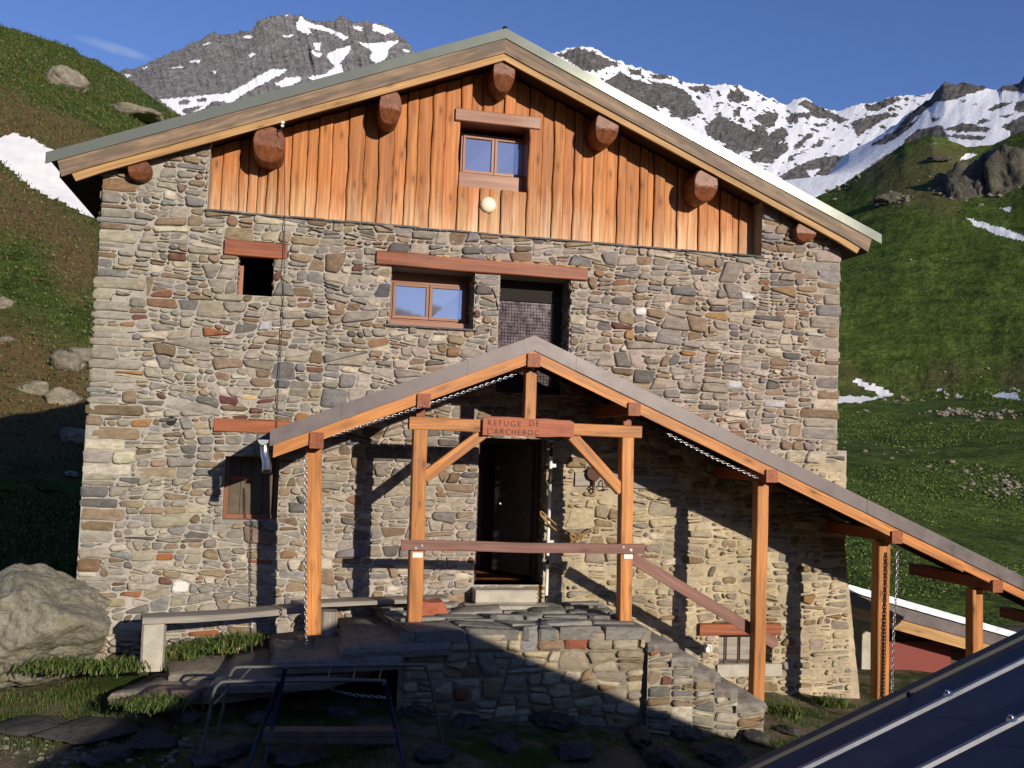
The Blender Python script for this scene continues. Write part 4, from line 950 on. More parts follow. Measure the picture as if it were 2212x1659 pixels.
SX = [4.02, 4.30, 4.56, 4.82, 5.10, 5.42]; SZ = [-2.16, -2.32, -2.49, -2.66, -2.83]
tops = []
for i in range(5):
    x0, x1, z = SX[i], SX[i+1], SZ[i]; m = MB(); flag(m, [(x0-.03, YT-.03), (x1+.03, YT-.04), (x1+.04, -.02), (x0-.03, -.02)], z, .10, (lambda v: (v, v*.92, v*.78))(ru(.19, .28))); m.build('step', 'stone', stairs)
m = MB(); cs = []
for i in range(5): rubble([(SX[i], -3.9), (SX[i+1], -3.9), (SX[i+1], SZ[i]-.04), (SX[i], SZ[i]-.04)], 2.0, .026, .6, cs, hi=.09)
for i in range(5): mortar(m, SX[i], SX[i+1], -3.9, SZ[i]-.05, lambda x, z, h: (x, YT-h, z), .05, .012, colf=lambda x, z: (.34, .30, .22))
for i in range(5): m.add([(SX[i+1], YT, -3.9), (SX[i+1], 0, -3.9), (SX[i+1], 0, SZ[i]-.05), (SX[i+1], YT, SZ[i]-.05)], [(0, 1, 2, 3)], (.3, .27, .2))
m.build('stair_core', 'mortar', stairs)
m = MB(); stones(m, cs, lambda x, z, h: (x, YT-h, z), (.004, .014), (.004, .045), specials=[ss(1365, 1440, (.30, .12, .05)), ss(1340, 1408, (.33, .14, .06))], depth=.2, colf=lambda c: (lambda p: (p[0]*.95, p[1], p[2]*.95))(pick()), rough=.02); m.build('side_wall', 'stone', stairs)
# ================================================================== GROUND, ROCKS, PLANTS
def gz(x, y):
    z = -2.74+.012*min(0, x)
    if y < 0: z += .075*max(y, -4.5)+.03*min(0, y+4.5)
    z -= .087*max(0, min(x, 14)-1.2)*(1 if x > 1.2 else 0)
    z -= .05*max(0, min(y, 20)-1.5)*(1 if x > 3 else 0)
    if x < -2: z += .05*min(6, -2-x)*(1 if y > -2 else .5)
    return z
def gzn(x, y): return gz(x, y)+.05*mn.noise((x*.9, y*.9, 0))+.025*mn.noise((x*3.1, y*3.1, 4))+.010*mn.noise((x*9, y*9, 2))
def lines(a, b, lo, hi, st):
    L = list(np.arange(a, b+1e-6, st)); k = st
    q = b
    while q < hi: k *= 1.22; q += k; L.append(q)
    q = a; k = st
    while q > lo: k *= 1.22; q -= k; L.insert(0, q)
    return L
gx_, gy_ = lines(-5.5, 9, -6000, 6000, .11), lines(-6, 3, -6000, 9000, .11)
m = MB(); vs = []
for y in gy_:
    for x in gx_:
        if abs(x) < 40 and abs(y) < 60: z = gzn(x, y)
        else: z = gz(max(-40, min(40, x)), max(-60, min(60, y)))-.02*max(0, math.hypot(x, y)-60)*(1 if math.hypot(x, y) < 900 else 900/math.hypot(x, y))
        vs.append((x, y, z))
nx = len(gx_); m.add(vs, [(j*nx+i, j*nx+i+1, (j+1)*nx+i+1, (j+1)*nx+i) for j in range(len(gy_)-1) for i in range(nx-1)], (1, 1, 1), None, True)
gr = m.build('ground', 'ground', None, (0, 0, 0)); tag(gr, kind='structure')

def single(name, mat, label, cat, group=None, **k):
    m = MB(); blob(m, **k); return tag(m.build(name, mat), label, cat, group)
c = at(82, 1350, -1.2); single('boulder', 'boulder', 'huge pale lichened boulder leaning against the left corner of the stone house', 'boulder', c=(c.x-.16, -.72, c.z-.05), rad=(.76, .74, .58), seed=5, sub=6, amp=.26, fr=1.25, cut=16)
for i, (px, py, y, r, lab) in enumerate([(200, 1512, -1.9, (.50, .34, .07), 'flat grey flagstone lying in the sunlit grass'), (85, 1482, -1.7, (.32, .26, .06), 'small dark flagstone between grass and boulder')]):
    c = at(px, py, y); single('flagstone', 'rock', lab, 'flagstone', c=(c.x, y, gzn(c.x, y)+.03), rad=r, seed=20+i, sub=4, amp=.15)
# loose rocks in the shade of the neighbouring hut
shade = [(1290, 1490, .20), (1010, 1560, .34), (820, 1600, .30), (640, 1640, .4), (470, 1640, .34), (560, 1560, .2), (740, 1545, .2), (1090, 1610, .26), (1180, 1565, .3), (1240, 1630, .34), (1380, 1600, .3), (1480, 1590, .26), (1560, 1570, .2), (1430, 1650, .34),
         (1350, 1555, .16), (320, 1610, .3), (400, 1560, .2), (230, 1640, .28), (930, 1640, .26), (1550, 1640, .3), (1620, 1600, .24), (1210, 1510, .2), (890, 1540, .22), (1700, 1585, .18)]
for i, (px, py, s) in enumerate(shade):
    # walk the ray down to the ground
    d = ray(px, py); t = 5.0
    while t < 14 and (CAM+d*t).z > gz((CAM+d*t).x, (CAM+d*t).y): t += .02
    p = CAM+d*t
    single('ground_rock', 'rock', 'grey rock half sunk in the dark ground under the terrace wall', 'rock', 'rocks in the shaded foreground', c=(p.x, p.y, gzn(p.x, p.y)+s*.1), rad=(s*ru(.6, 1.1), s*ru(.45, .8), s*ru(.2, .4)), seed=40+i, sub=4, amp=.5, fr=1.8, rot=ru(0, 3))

def blades(name, pts, h, wd, cols, label, cat=None, kind=None, mat='leafy', lean=.5):
    """many thin curved blades as one mesh"""
    n = len(pts); P = np.array(pts); a = RNG.uniform(0, 2*pi, n); H = RNG.uniform(.5, 1.15, n)*h*(P[:, 3] if P.shape[1] > 3 else 1); W_ = RNG.uniform(.6, 1.3, n)*wd
    dx, dy = np.cos(a), np.sin(a); b = RNG.uniform(0, 2*pi, n); ln = RNG.uniform(.1, lean, n)*H
    V = np.zeros((n, 5, 3)); B = P[:, :3]
    for k, (s, hh, l) in enumerate(((-1, 0, 0), (1, 0, 0), (-.75, .55, .35), (.75, .55, .35), (0, 1, 1))):
        V[:, k, 0] = B[:, 0]+dx*W_*s*.5+np.cos(b)*ln*l; V[:, k, 1] = B[:, 1]+dy*W_*s*.5+np.sin(b)*ln*l; V[:, k, 2] = B[:, 2]+H*hh
    L = B.mean(0); L[2] = B[:, 2].min(); V -= L
    me = bpy.data.meshes.new(name); o5 = np.arange(n)*5
    F = []
    for o_ in o5.tolist(): F += [(o_, o_+1, o_+3, o_+2), (o_+2, o_+3, o_+4)]
    me.from_pydata(V.reshape(-1, 3).tolist(), [], F)
    C_ = np.array(cols)[RNG.integers(0, len(cols), n)]*RNG.uniform(.6, 1.4, (n, 1)); C_ = np.repeat(np.c_[C_, np.ones(n)], 5, 0).astype('f')
    at_ = me.attributes.new('Col', 'FLOAT_COLOR', 'POINT'); at_.data.foreach_set('color', C_.ravel()); me.materials.append(M[mat]); me.update()
    o = bpy.data.objects.new(name, me); COL.objects.link(o); o.location = L; return tag(o, label, cat, None, kind)
t = NT('leafy'); a_ = t.n('ShaderNodeAttribute', attribute_name='Col').outputs['Color']; M['leafy'] = t.out(a_, .7, Specular_IOR_Level=.2)
GC = [(.045, .085, .016), (.07, .12, .022), (.10, .14, .03), (.13, .12, .045), (.035, .06, .012)]
pts = []
def dens(x, y): return mn.noise((x*.8, y*.8, 7))+.5*mn.noise((x*2.7, y*2.7, 3))
while len(pts) < 30000:
    x, y = ru(-4.5, 7.5), ru(-4.2, .6)
    if y > -.15 and x > -2.2: continue
    if x > 1.0 and y > YT-.05 and x < 5.9: continue
    if -1.3 < x < 1.2 and y > -1.9 and random.random() < .97: continue
    if x > -1.9 and x < .2 and y > -.75 and random.random() < .8: continue
    if dens(x, y) < (-.05 if x < -.6 else .12)+ru(-.15, .15): continue
    pts.append((x, y, gzn(x, y)-.01, 1.0))
blades('grass', pts, .065, .006, GC, 'short green grass on the ground before the terrace', 'grass', 'stuff')
WD = []
def clump(px, py, y, n, r, h, lab, cols=GC, wd=.022):
    h *= .75; n = int(n*.7)
    c = at(px, py, y); P = [(c.x+random.gauss(0, r), y+random.gauss(0, r*.8), max(c.z, gz(c.x, y))-.02, 1) for _ in range(n)]
    WD.extend((p[0], p[1], p[2], h/.12) for p in P)
clump(450, 1400, -.35, 900, .17, .16, 'dense low weeds under the middle of the bench'); clump(520, 1385, -.3, 700, .13, .15, 'darker weeds between the bench and the first porch post')
clump(395, 1415, -.5, 600, .08, .17, 'leafy weeds just right of the pale bench block'); clump(245, 1440, -1.0, 1100, .16, .13, 'grass tuft between boulder and bench block', wd=.009)
clump(130, 1440, -1.4, 900, .16, .12, 'grass tuft under the boulder', wd=.009); clump(1690, 1545, -.9, 700, .10, .20, 'green nettles at the foot of the fourth porch post'); clump(1795, 1570, -.3, 500, .10, .14, 'dry straw tuft under the right corner of the house', [(.25, .22, .11), (.12, .13, .04)], .008)
clump(330, 1520, -2.1, 900, .16, .11, 'grass tuft below the broken edge of the lowest slab', wd=.009)

blades('weeds', WD, .12, .018, GC, 'low leafy weeds at the foot of the wall, bench and boulder', 'weeds', 'stuff', lean=1.1)
# ---- tubular rack with a plank shelf
def U(X): return (400+X/2.458)*.864
def Vv(Y): return (1450+Y/2.458)*.864
def z6(X, Y, y): return at(U(X), Vv(Y), y)
rack = empty('tubular_rack', (.6, -2.7, -2.95), 'low galvanised tube rack with a plank shelf standing in the shade before the terrace', 'rack')
yA, yB = -2.95, -2.45
def leg(X, Y, y): p = z6(X, Y, y); return p
for (y, P) in ((yA, [(305, 820), (330, 690), (365, 640), (420, 625), (740, 621), (1330, 618), (1375, 640), (1400, 690), (1470, 1000)]), (yB, [(415, 660), (430, 590), (455, 548), (500, 536), (740, 534), (1560, 522), (1630, 540), (1655, 600), (1710, 880)])):
    Q = [z6(a, b, y) for a, b in P]; q0, q1 = Q[0], Q[-1]
    d0 = (Q[0]-Q[1]).normalized(); d1 = (Q[-1]-Q[-2]).normalized()
    Q = [q0+d0*max(0, (q0.z+3.0)/max(.2, -d0.z))]+Q+[q1+d1*max(0, (q1.z+3.05)/max(.2, -d1.z))]
    m = MB(); tube(m, bez(Q, 6), .0165, 10); m.build('tube_frame', 'tube', rack)
for Q, r in [([z6(333, 765, yA), z6(425, 665, yB)], .010), ([z6(470, 625, yA), z6(505, 600, yA+.1), z6(560, 538, yB)], .008)]+[([z6(X-15, 619, yA), z6(X+5, 530, yB)], .005) for X in (1045, 1200, 1360, 1540)]: m = MB(); tube(m, Q, r, 8); m.build('cross_wire', 'tube', rack)
for P in ([(735, 625), (540, 1140)], [(1385, 640), (1470, 1010)], [(770, 540), (690, 900)]):
    m = MB(); a, b = z6(*P[0], yA), z6(*P[1], yA-.05); d = (b-a).normalized(); b = a+d*((a.z+3.02)/-d.z); tube(m, [a, b], .02, 10); m.build('leg', 'blue', rack)
for Y in (932, 972):
    m = MB(); a, b = z6(632, Y, yA-.02), z6(1445, Y, yA-.02); beam(m, a, b, .15, .055, seg=8, bev=.004); m.build('shelf_plank', 'shelf', rack)

M['paleblue'] = mat_plain('pale blue grey metal', (.70, .76, .84), .4, .6, .06, 6, .05)
# ---- shed on the right
shed = empty('wood_shed', (10.5, 3, -4.5), 'low shed with pale metal roof edge and maroon front beyond the right post', 'shed')
A, B = at(1829, 1262, 2.0), at(2212, 1371, 2.0); ks = (B.z-A.z)/(B.x-A.x); x0, x1 = A.x-.05, 15.0
def zs(x): return A.z+(x-A.x)*ks
def sl_(m, o0, o1, y0, y1, xa=x0, xb=x1): prism(m, [(xa, zs(xa)-o1), (xb, zs(xb)-o1), (xb, zs(xb)-o0), (xa, zs(xa)-o0)], y0, y1, (1, 1, 1), gdir=(1, ks))
m = MB(); sl_(m, 0, .03, 1.99, 5.5); r_ = m.build('roof', 'rib', shed); m = MB(); sl_(m, -.005, .10, 1.975, 1.99); m.build('roof_edge', 'paleblue', r_)
m = MB(); sl_(m, .102, .31, 2.03, 2.08); m.build('fascia', 'flash2', r_); m = MB(); sl_(m, .312, .50, 2.06, 2.14, x0+.12); m.build('eave_beam', 'barge2', r_)
m = MB(); P = at(1862, 1400, 2.5).x; Q = at(1898, 1400, 2.5).x; box(m, (P, 2.5, -5), (Q+.05, 2.8, zs(P)-.5)); m.build('concrete_pier', 'conc', shed)
m = MB(); P2 = at(1925, 1400, 2.6).x; Q2 = at(2056, 1400, 2.6).x; box(m, (P2-.1, 2.62, -5), (Q2, 2.68, zs(Q2)-.45)); m.build('door', 'red_wall', shed)
m = MB(); prism(m, [(P+.05, -5.2), (x1-.2, -5.2), (x1-.2, zs(x1)-.35), (P+.05, zs(P)-.35)], 2.72, 5.3); m.build('wall', 'dark_wood', shed)

# ---- neighbouring hut whose roof is in the lower right corner and whose gable shades the foreground
hut = empty('neighbour_hut', (4.8, -14, -3.6), 'dark blue sheet metal roof with pale ribs in the lower right corner', 'hut')
YH = -9.6; a = at(1640, 1659, YH); HS_ = .401; HX = 4.53; HZ = a.z+(HX-a.x)*HS_; HW = 5.8; HB = -19
def zh(x): return HZ-abs(x-HX)*HS_
m = MB(); 
for s in (-1, 1): xe = HX+s*HW; prism(m, [(HX, HZ-.05), (xe, zh(xe)-.05), (xe, zh(xe)), (HX, HZ)], HB, YH)
hr = m.build('roof_sheet', 'hutroof', hut)
m = MB(); 
for s in (-1, 1): xe = HX+s*HW; prism(m, [(HX, HZ-.16), (xe, zh(xe)-.16), (xe, zh(xe)+.012), (HX, HZ+.012)], YH, YH+.03)
m.build('verge_trim', 'black', hr)
# ribs up the slope: far edges seen at these pixels
ribs = []; 
for px, py in ((1974, 1545), (2100, 1607)):
    d = ray(px, py); # hit left slope
    t = (zh(HX)-HX*HS_)  # z = t + HS_*x
    s_ = (t+HS_*CAM.x-CAM.z)/(d.z-HS_*d.x); p = CAM+d*s_; ribs.append(p.y)
dy = (ribs[1]-ribs[0]); ys = [ribs[0]+dy*k for k in range(0, 12)]
for y in ys:
    if y < HB: break
    m = MB()
    for s in (-1, 1):
        xe = HX+s*(HW+.02); n = 10
        for k in range(n):
            xa = HX+(xe-HX)*k/n; xb = HX+(xe-HX)*(k+1)/n
            m.add([(xa, y-.011, zh(xa)), (xa, y-.006, zh(xa)+.009), (xa, y+.006, zh(xa)+.009), (xa, y+.011, zh(xa)), (xb, y-.011, zh(xb)), (xb, y-.006, zh(xb)+.009), (xb, y+.006, zh(xb)+.009), (xb, y+.011, zh(xb))], [(0, 1, 5, 4) if s > 0 else (4, 5, 1, 0), (1, 2, 6, 5) if s > 0 else (5, 6, 2, 1), (2, 3, 7, 6) if s > 0 else (6, 7, 3, 2)])
    rb = m.build('roof_rib', 'rib', hr)
    m = MB(); k = 0
    x = HX-.3
    while x > HX-HW+2 and y > -11.2:
        z = zh(x)+.009; m = MB(); tube(m, [(x, y, z), (x-.001, y, z+.003), (x-.002, y, z+.0031), (x-.004, y, z+.011)], .012, 10, rr=[.013, .013, .006, .006]); m.build('screw', 'zinc', rb); x -= .62
m = MB(); prism(m, [(HX-HW+.5, -5), (HX+HW-.5, -5), (HX+HW-.5, zh(HX+HW-.5)-.06), (HX, HZ-.06), (HX-HW+.5, zh(HX-HW+.5)-.06)], HB+.4, YH-.35, (.36, .33, .27)); m.build('wall', 'mortar', hut)

# ================================================================== HILLS AND MOUNTAINS
def inpoly(px, py, poly):
    r = np.zeros(px.shape, bool); n = len(poly)
    for i in range(n):
        x1_, y1_ = poly[i]; x2, y2 = poly[(i+1) % n]
        if y1_ == y2: continue
        c = ((y1_ > py) != (y2 > py)) & (px < (x2-x1_)*(py-y1_)/(y2-y1_)+x1_); r ^= c
    return r
def terrain(name, mat, rows, x0, x1, nx, ny, amp, fx, ft, mask, ridge=0.0, seed=0., tail=1.0, tpow=1.0, label=None, lat=0.0):
    """rows: (distance, [(px, py)...] or z); the surface climbs through the rows, relief pushes it towards or away from the valley"""
    X = np.linspace(x0, x1, nx); R0 = [r for r, _ in rows]; E = []
    az = np.zeros((len(rows), nx))
    for r, v in rows:
        ys = []
        for x in X:
            if isinstance(v, (int, float)):
                lo, hi = -3000., 4000.
                for _ in range(40):
                    md = (lo+hi)/2; d = ray(x, md); d = d/math.hypot(d.x, d.y); z = d.z*r
                    if z > v: lo = md
                    else: hi = md
                ys.append(md)
            else: ys.append(float(np.interp(x, [p[0] for p in v], [p[1] for p in v])))
        E.append(ys)
    E = np.array(E); ES = E.copy(); kk = max(3, int(70/((x1-x0)/nx)))
    for _ in range(3):
        for k_ in range(len(E)): ES[k_] = np.convolve(np.pad(ES[k_], kk, mode='edge'), np.ones(2*kk+1)/(2*kk+1), 'valid')
    T = np.linspace(0, 1, ny)**tpow*(len(rows)-1); vs = []; PXY = []
    base = []; Q = []; r_snow = ridge > 0
    for j, t in enumerate(T):
        k = min(int(t), len(rows)-2); f = t-k; tt = t/(len(rows)-1); w_ = min(1, tt*6)
        for i, x in enumerate(X):
            gg_ = f**3 if k == len(rows)-2 else 0.0; d0, d1 = ray(x, ES[k][i]), ray(x, ES[k+1][i]*(1-gg_)+E[k+1][i]*gg_); h0, h1 = math.hypot(d0.x, d0.y), math.hypot(d1.x, d1.y)
            z = d0.z/h0*R0[k]*(1-f)+d1.z/h1*R0[k+1]*f; rr = R0[k]*(1-f)+R0[k+1]*f
            if tt > .999: z += abs(z)*.010*mn.fractal((x*.045, 3, seed), .75, 2.0, 6)*(1 if r_snow else .25)
            base.append((CAM.x+d1.x/h1*rr, CAM.y+d1.y/h1*rr, z)); Q.append((x*fx+seed, (t+lat*x*fx)*ft, w_))
    px, py = proj_np(np.array(base)); Mk0 = mask(px, py, np.array(base)).reshape(ny, nx, 3)
    for ch, it in ((0, 14), (1, 3)):
        for _ in range(it):
            A = np.pad(Mk0[:, :, ch], 2, mode='edge'); Mk0[:, :, ch] = (A[2:-2, 2:-2]*2+A[:-4, 2:-2]+A[4:, 2:-2]+A[2:-2, :-4]+A[2:-2, 4:])/6
    Mk0 = Mk0.reshape(-1, 3)
    for p, q, m3 in zip(base, Q, Mk0):
        w_ = q[2]; q = (q[0], q[1], seed); nz = mn.fractal(q, .9, 2.1, 7)+.30*mn.noise((q[0]*1.6, q[1]*9, seed+2))
        if ridge:
            sn_ = m3[2] > .5; nz = (1-ridge)*mn.fractal((q[0], q[1], seed), 1.2, 2.1, 3 if sn_ else 5)*(.5 if sn_ else 1)+ridge*(1-.93*sn_)*(abs(mn.noise((q[0]*2.3+q[1], q[1]*2.1, 5)))*1.6-.4+abs(mn.noise((q[0]*5.1, q[1]*4.6-q[0], 9)))*.8+.4*abs(mn.noise((q[0]*11, q[1]*9, 2))))
        kx = 1+amp*nz*w_; vs.append((CAM.x+(p[0]-CAM.x)*kx, CAM.y+(p[1]-CAM.y)*kx, p[2]*kx))
    n0 = len(vs); last = vs[-nx:]
    for k, (a, b) in enumerate(((1.05, .93), (1.3, .55), (1.7, 0))):       # the far side of the ridge
        for p in last: vs.append((CAM.x+(p[0]-CAM.x)*a, CAM.y+(p[1]-CAM.y)*a, p[2]*b-(20 if b == 0 else 0)))
    tot = ny+3; V = np.array(vs); Mk = np.r_[Mk0, np.repeat(Mk0[-nx:][None], 3, 0).reshape(-1, 3)*.6]
    me = bpy.data.meshes.new(name); idx = np.arange(tot*nx).reshape(tot, nx); F = np.stack([idx[:-1, :-1], idx[:-1, 1:], idx[1:, 1:], idx[1:, :-1]], -1).reshape(-1, 4)
    me.from_pydata(vs, [], F.tolist()); me.polygons.foreach_set('use_smooth', [True]*len(F))
    at_ = me.attributes.new('Mask', 'FLOAT_COLOR', 'POINT'); at_.data.foreach_set('color', np.c_[Mk, np.ones(len(Mk))].astype('f').ravel())
    me.materials.append(M[mat]); me.update(); o = bpy.data.objects.new(name, me); COL.objects.link(o); tag(o, kind='structure'); return V[:n0], Mk[:n0]
def conv(pl, k): return [(a*.3906, b*.3906) if k == 1 else ((777.6+a*.3906, b*.3906) if k == 2 else ((1468.8+a*.36456, b*.36456) if k == 3 else ((1600+a/2.304)*.864, (600+b/2.304)*.864))) for a, b in pl]
def paint(px, py, polys, wob=2.0, wf=.06):
    wx = np.array([mn.noise((a*wf, b*wf, 1))+.6*mn.noise((a*wf*3, b*wf*3, 4)) for a, b in zip(px, py)])*wob; wy = np.array([mn.noise((a*wf, b*wf, 8))+.6*mn.noise((a*wf*3, b*wf*3, 6)) for a, b in zip(px, py)])*wob
    r = np.zeros(px.shape, bool)
    for P in polys: r |= inpoly(px+wx, py+wy, P)
    return r
# left slope
silL = [(-1200, -60), (-400, 0), (-60, 40), (0, 55), (60, 72), (110, 88), (160, 104), (172, 118), (205, 128), (240, 148), (270, 166), (300, 190), (330, 212), (385, 250), (480, 300), (700, 420), (1100, 640), (1500, 800)]
snL = [[(-120, 290), (0, 297), (24, 289), (43, 289), (74, 301), (117, 324), (200, 360), (330, 420), (330, 560), (207, 475), (133, 437), (70, 410), (59, 394), (0, 351), (-120, 300)]]
brL = [[(-200, 180), (0, 185), (60, 215), (120, 250), (190, 262), (260, 320), (120, 330), (50, 295), (-200, 300)], [(-200, 350), (0, 360), (60, 400), (140, 450), (215, 480), (215, 560), (120, 520), (40, 500), (-200, 500)], [(-200, 700), (0, 690), (90, 720), (205, 800), (200, 1000), (80, 1010), (-200, 930)], [(90, 520), (215, 560), (215, 640), (150, 640)]]
rkL = [[(105, 800), (130, 770), (205, 765), (200, 800), (160, 850), (110, 840)], [(50, 850), (110, 850), (115, 880), (60, 880)], [(140, 945), (215, 940), (210, 965), (150, 965)]]
def maskL(px, py, V):
    n = len(px); m_ = np.zeros((n, 3)); m_[:, 2] = paint(px, py, snL, 5, .05); m_[:, 0] = paint(px, py, brL, 26, .02)*.75; m_[:, 1] = paint(px, py, rkL, 12, .06)*.28; return m_
VL, ML = terrain('hillside', 'hillL', [(16.5, -2.95), (25, -1.6), (68, silL)], -1500, 1300, 500, 300, .014, .012, 5.0, maskL, seed=3.)
# right slope
silR = [(850, 950), (1300, 700), (1500, 560), (1640, 480), (1720, 445), (1768, 423), (1824, 397), (1888, 357), (1954, 310), (2015, 288), (2052, 303), (2089, 318), (2143, 313), (2212, 281), (2400, 200), (3200, -60)]
crease = [(1300, 800), (1800, 820), (1880, 862), (1960, 866), (2040, 850), (2212, 838), (2500, 800), (3200, 700)]
mid = [(1300, 1080), (1800, 1080), (2000, 1110), (2212, 1160), (2500, 1200), (3200, 1250)]
snR = [conv([(1680, 1285), (1800, 1320), (1910, 1345), (2038, 1395), (2150, 1440), (2150, 1470), (2038, 1430), (1880, 1390), (1760, 1345)], 3), conv([(1655, 945), (1700, 908), (1770, 915), (1700, 948)], 3), conv([(1900, 1232), (1960, 1225), (1965, 1255), (1920, 1252)], 3),
       conv([(1222, 800), (1300, 815), (1480, 885), (1390, 912), (1330, 870), (1240, 830)], 4), conv([(1100, 915), (1200, 893), (1250, 905), (1400, 900), (1290, 932), (1150, 942), (1100, 940)], 4), conv([(2030, 895), (2090, 877), (2180, 885), (2195, 918), (2120, 918)], 4), conv([(1720, 860), (1760, 866), (1750, 872), (1710, 868)], 4), conv([(1800, 890), (1870, 898), (1860, 908), (1820, 902)], 4)]
rkR = [conv([(1480, 1040), (1690, 1000), (1760, 930), (2200, 860), (2200, 1150), (2000, 1260), (1800, 1290), (1600, 1200), (1500, 1120)], 3), conv([(1150, 1160), (1260, 1140), (1370, 1180), (1330, 1220), (1200, 1200)], 3), conv([(820, 1160), (975, 1090), (1330, 860), (1500, 800), (1700, 900), (1500, 880), (1350, 960), (1150, 1050), (950, 1180)], 3),
       [(1810, 790), (1900, 830), (2000, 880), (2212, 890), (2212, 905), (2000, 895), (1880, 850), (1810, 815)], [(1810, 940), (1900, 960), (2000, 975), (2120, 1020), (2300, 1060), (2300, 1100), (2100, 1060), (1980, 1010), (1900, 985), (1810, 975)], [(1825, 870), (1900, 880), (1900, 892), (1825, 884)]]
brR = [[(1810, 740), (1870, 800), (1960, 860), (1880, 850), (1810, 830)], [(1810, 820), (1850, 835), (1880, 862), (1850, 875), (1810, 868)], [(1850, 380), (2000, 300), (2100, 330), (2100, 480), (1900, 440)], [(1900, 790), (2400, 780), (2300, 830), (2100, 830), (1960, 830)]]
def maskR(px, py, V):
    n = len(px); m_ = np.zeros((n, 3)); m_[:, 2] = paint(px, py, snR, 4, .06)
    g1 = paint(px, py, rkR, 16, .05); nn = np.array([mn.noise((a*.03, b*.05, 2))+.5*mn.noise((a*.1, b*.16, 2)) for a, b in zip(px, py)])
    m_[:, 1] = np.where(g1, .24+.34*nn, .02+.10*np.clip(nn, 0, 1)); m_[:, 1][m_[:, 2] > 0] = 0; m_[:, 0] = paint(px, py, brR, 40, .015)*.5; return m_
VR, MR = terrain('far_hillside', 'hillR', [(24, -4.4), (55, mid), (95, [(1300, 935), (1800, 955), (2212, 955), (3200, 900)]), (150, crease), (260, silR)], 880, 3500, 900, 620, .006, .010, 5.5, maskR, seed=8.)
# peak on the left
silD = conv([(-1000, 1000), (300, 520), (560, 450), (640, 400), (680, 395), (700, 385), (760, 380), (830, 345), (930, 300), (1000, 270), (1080, 240), (1130, 205), (1200, 190), (1290, 185), (1370, 175), (1400, 160), (1430, 105), (1450, 100), (1500, 85), (1590, 80), (1650, 95), (1720, 110), (1850, 125), (1865, 95), (1900, 95), (1960, 120), (2030, 125), (2120, 135), (2180, 170), (2235, 220), (2291, 285), (2400, 360), (2600, 480), (2900, 560)], 1)
snD = [conv(p, 1) for p in ([(880, 550), (1000, 540), (1140, 525), (1260, 515), (1350, 470), (1430, 420), (1500, 382), (1590, 388), (1570, 402), (1500, 440), (1400, 490), (1330, 530), (1270, 585), (1240, 560), (1180, 558), (1130, 600), (1060, 625), (1120, 585), (1020, 600), (1000, 620), (1050, 640), (1010, 647), (950, 600)],
  [(1520, 462), (1580, 430), (1665, 425), (1660, 450), (1560, 487)], [(1700, 425), (1790, 412), (1850, 370), (1800, 310), (1840, 280), (1940, 250), (1940, 280), (1880, 350), (1900, 400), (1800, 432), (1740, 447)],
  [(1660, 95), (1700, 120), (1800, 150), (1930, 205), (1900, 225), (1850, 190), (1780, 170), (1700, 150), (1730, 190), (1690, 185), (1640, 165), (1640, 130)], [(2065, 128), (2190, 172), (2130, 192), (2060, 168)],
  [(1985, 235), (2060, 240), (2150, 230), (2210, 225), (2150, 270), (2140, 320), (2080, 352), (2040, 320), (2060, 290)], [(1735, 235), (1775, 235), (1770, 282), (1740, 272)], [(1720, 275), (1780, 300), (1770, 317), (1730, 302)], [(1560, 195), (1630, 190), (1610, 207), (1570, 207)],
  [(1350, 200), (1395, 198), (1395, 212), (1352, 210)], [(945, 372), (1015, 362), (1010, 374), (950, 380)], [(1045, 342), (1075, 328), (1110, 332), (1100, 350), (1075, 342), (1055, 350)], [(1160, 400), (1180, 392), (1205, 398), (1195, 406)], [(1370, 308), (1400, 293), (1415, 298), (1385, 318)], [(680, 415), (715, 408), (732, 422), (700, 430)],
  [(1120, 247), (1160, 231), (1165, 238), (1130, 253)], [(788, 372), (815, 370), (815, 380), (792, 382)], [(1950, 145), (2010, 150), (2000, 172), (1960, 162)], [(1575, 78), (1592, 76), (1590, 92), (1577, 92)], [(2230, 270), (2270, 280), (2260, 292), (2235, 285)])]
hoD = [conv(p, 1) for p in ([(985, 565), (1020, 548), (1055, 560), (1035, 578), (995, 580)], [(1085, 548), (1140, 540), (1140, 560), (1100, 565)])]
def maskD(px, py, V):
    m_ = np.zeros((len(px), 3)); s_ = paint(px, py, snD, 3, .15) & ~paint(px, py, hoD, 2, .15)
    nn = np.array([mn.fractal((a*.05+b*.03, b*.13-a*.05, 1), .8, 2.1, 5) for a, b in zip(px, py)]); m_[:, 2] = np.where(s_, 1, np.clip(.13+.22*nn, 0, .42)); return m_
terrain('mountain', 'mtL', [(1900, [(0, 420), (2500, 420)]), (2300, [(0, 250), (2500, 250)]), (2600, silD)], -350, 1300, 760, 300, .008, .036, 6.0, maskD, ridge=.5, seed=1.5, lat=.5)
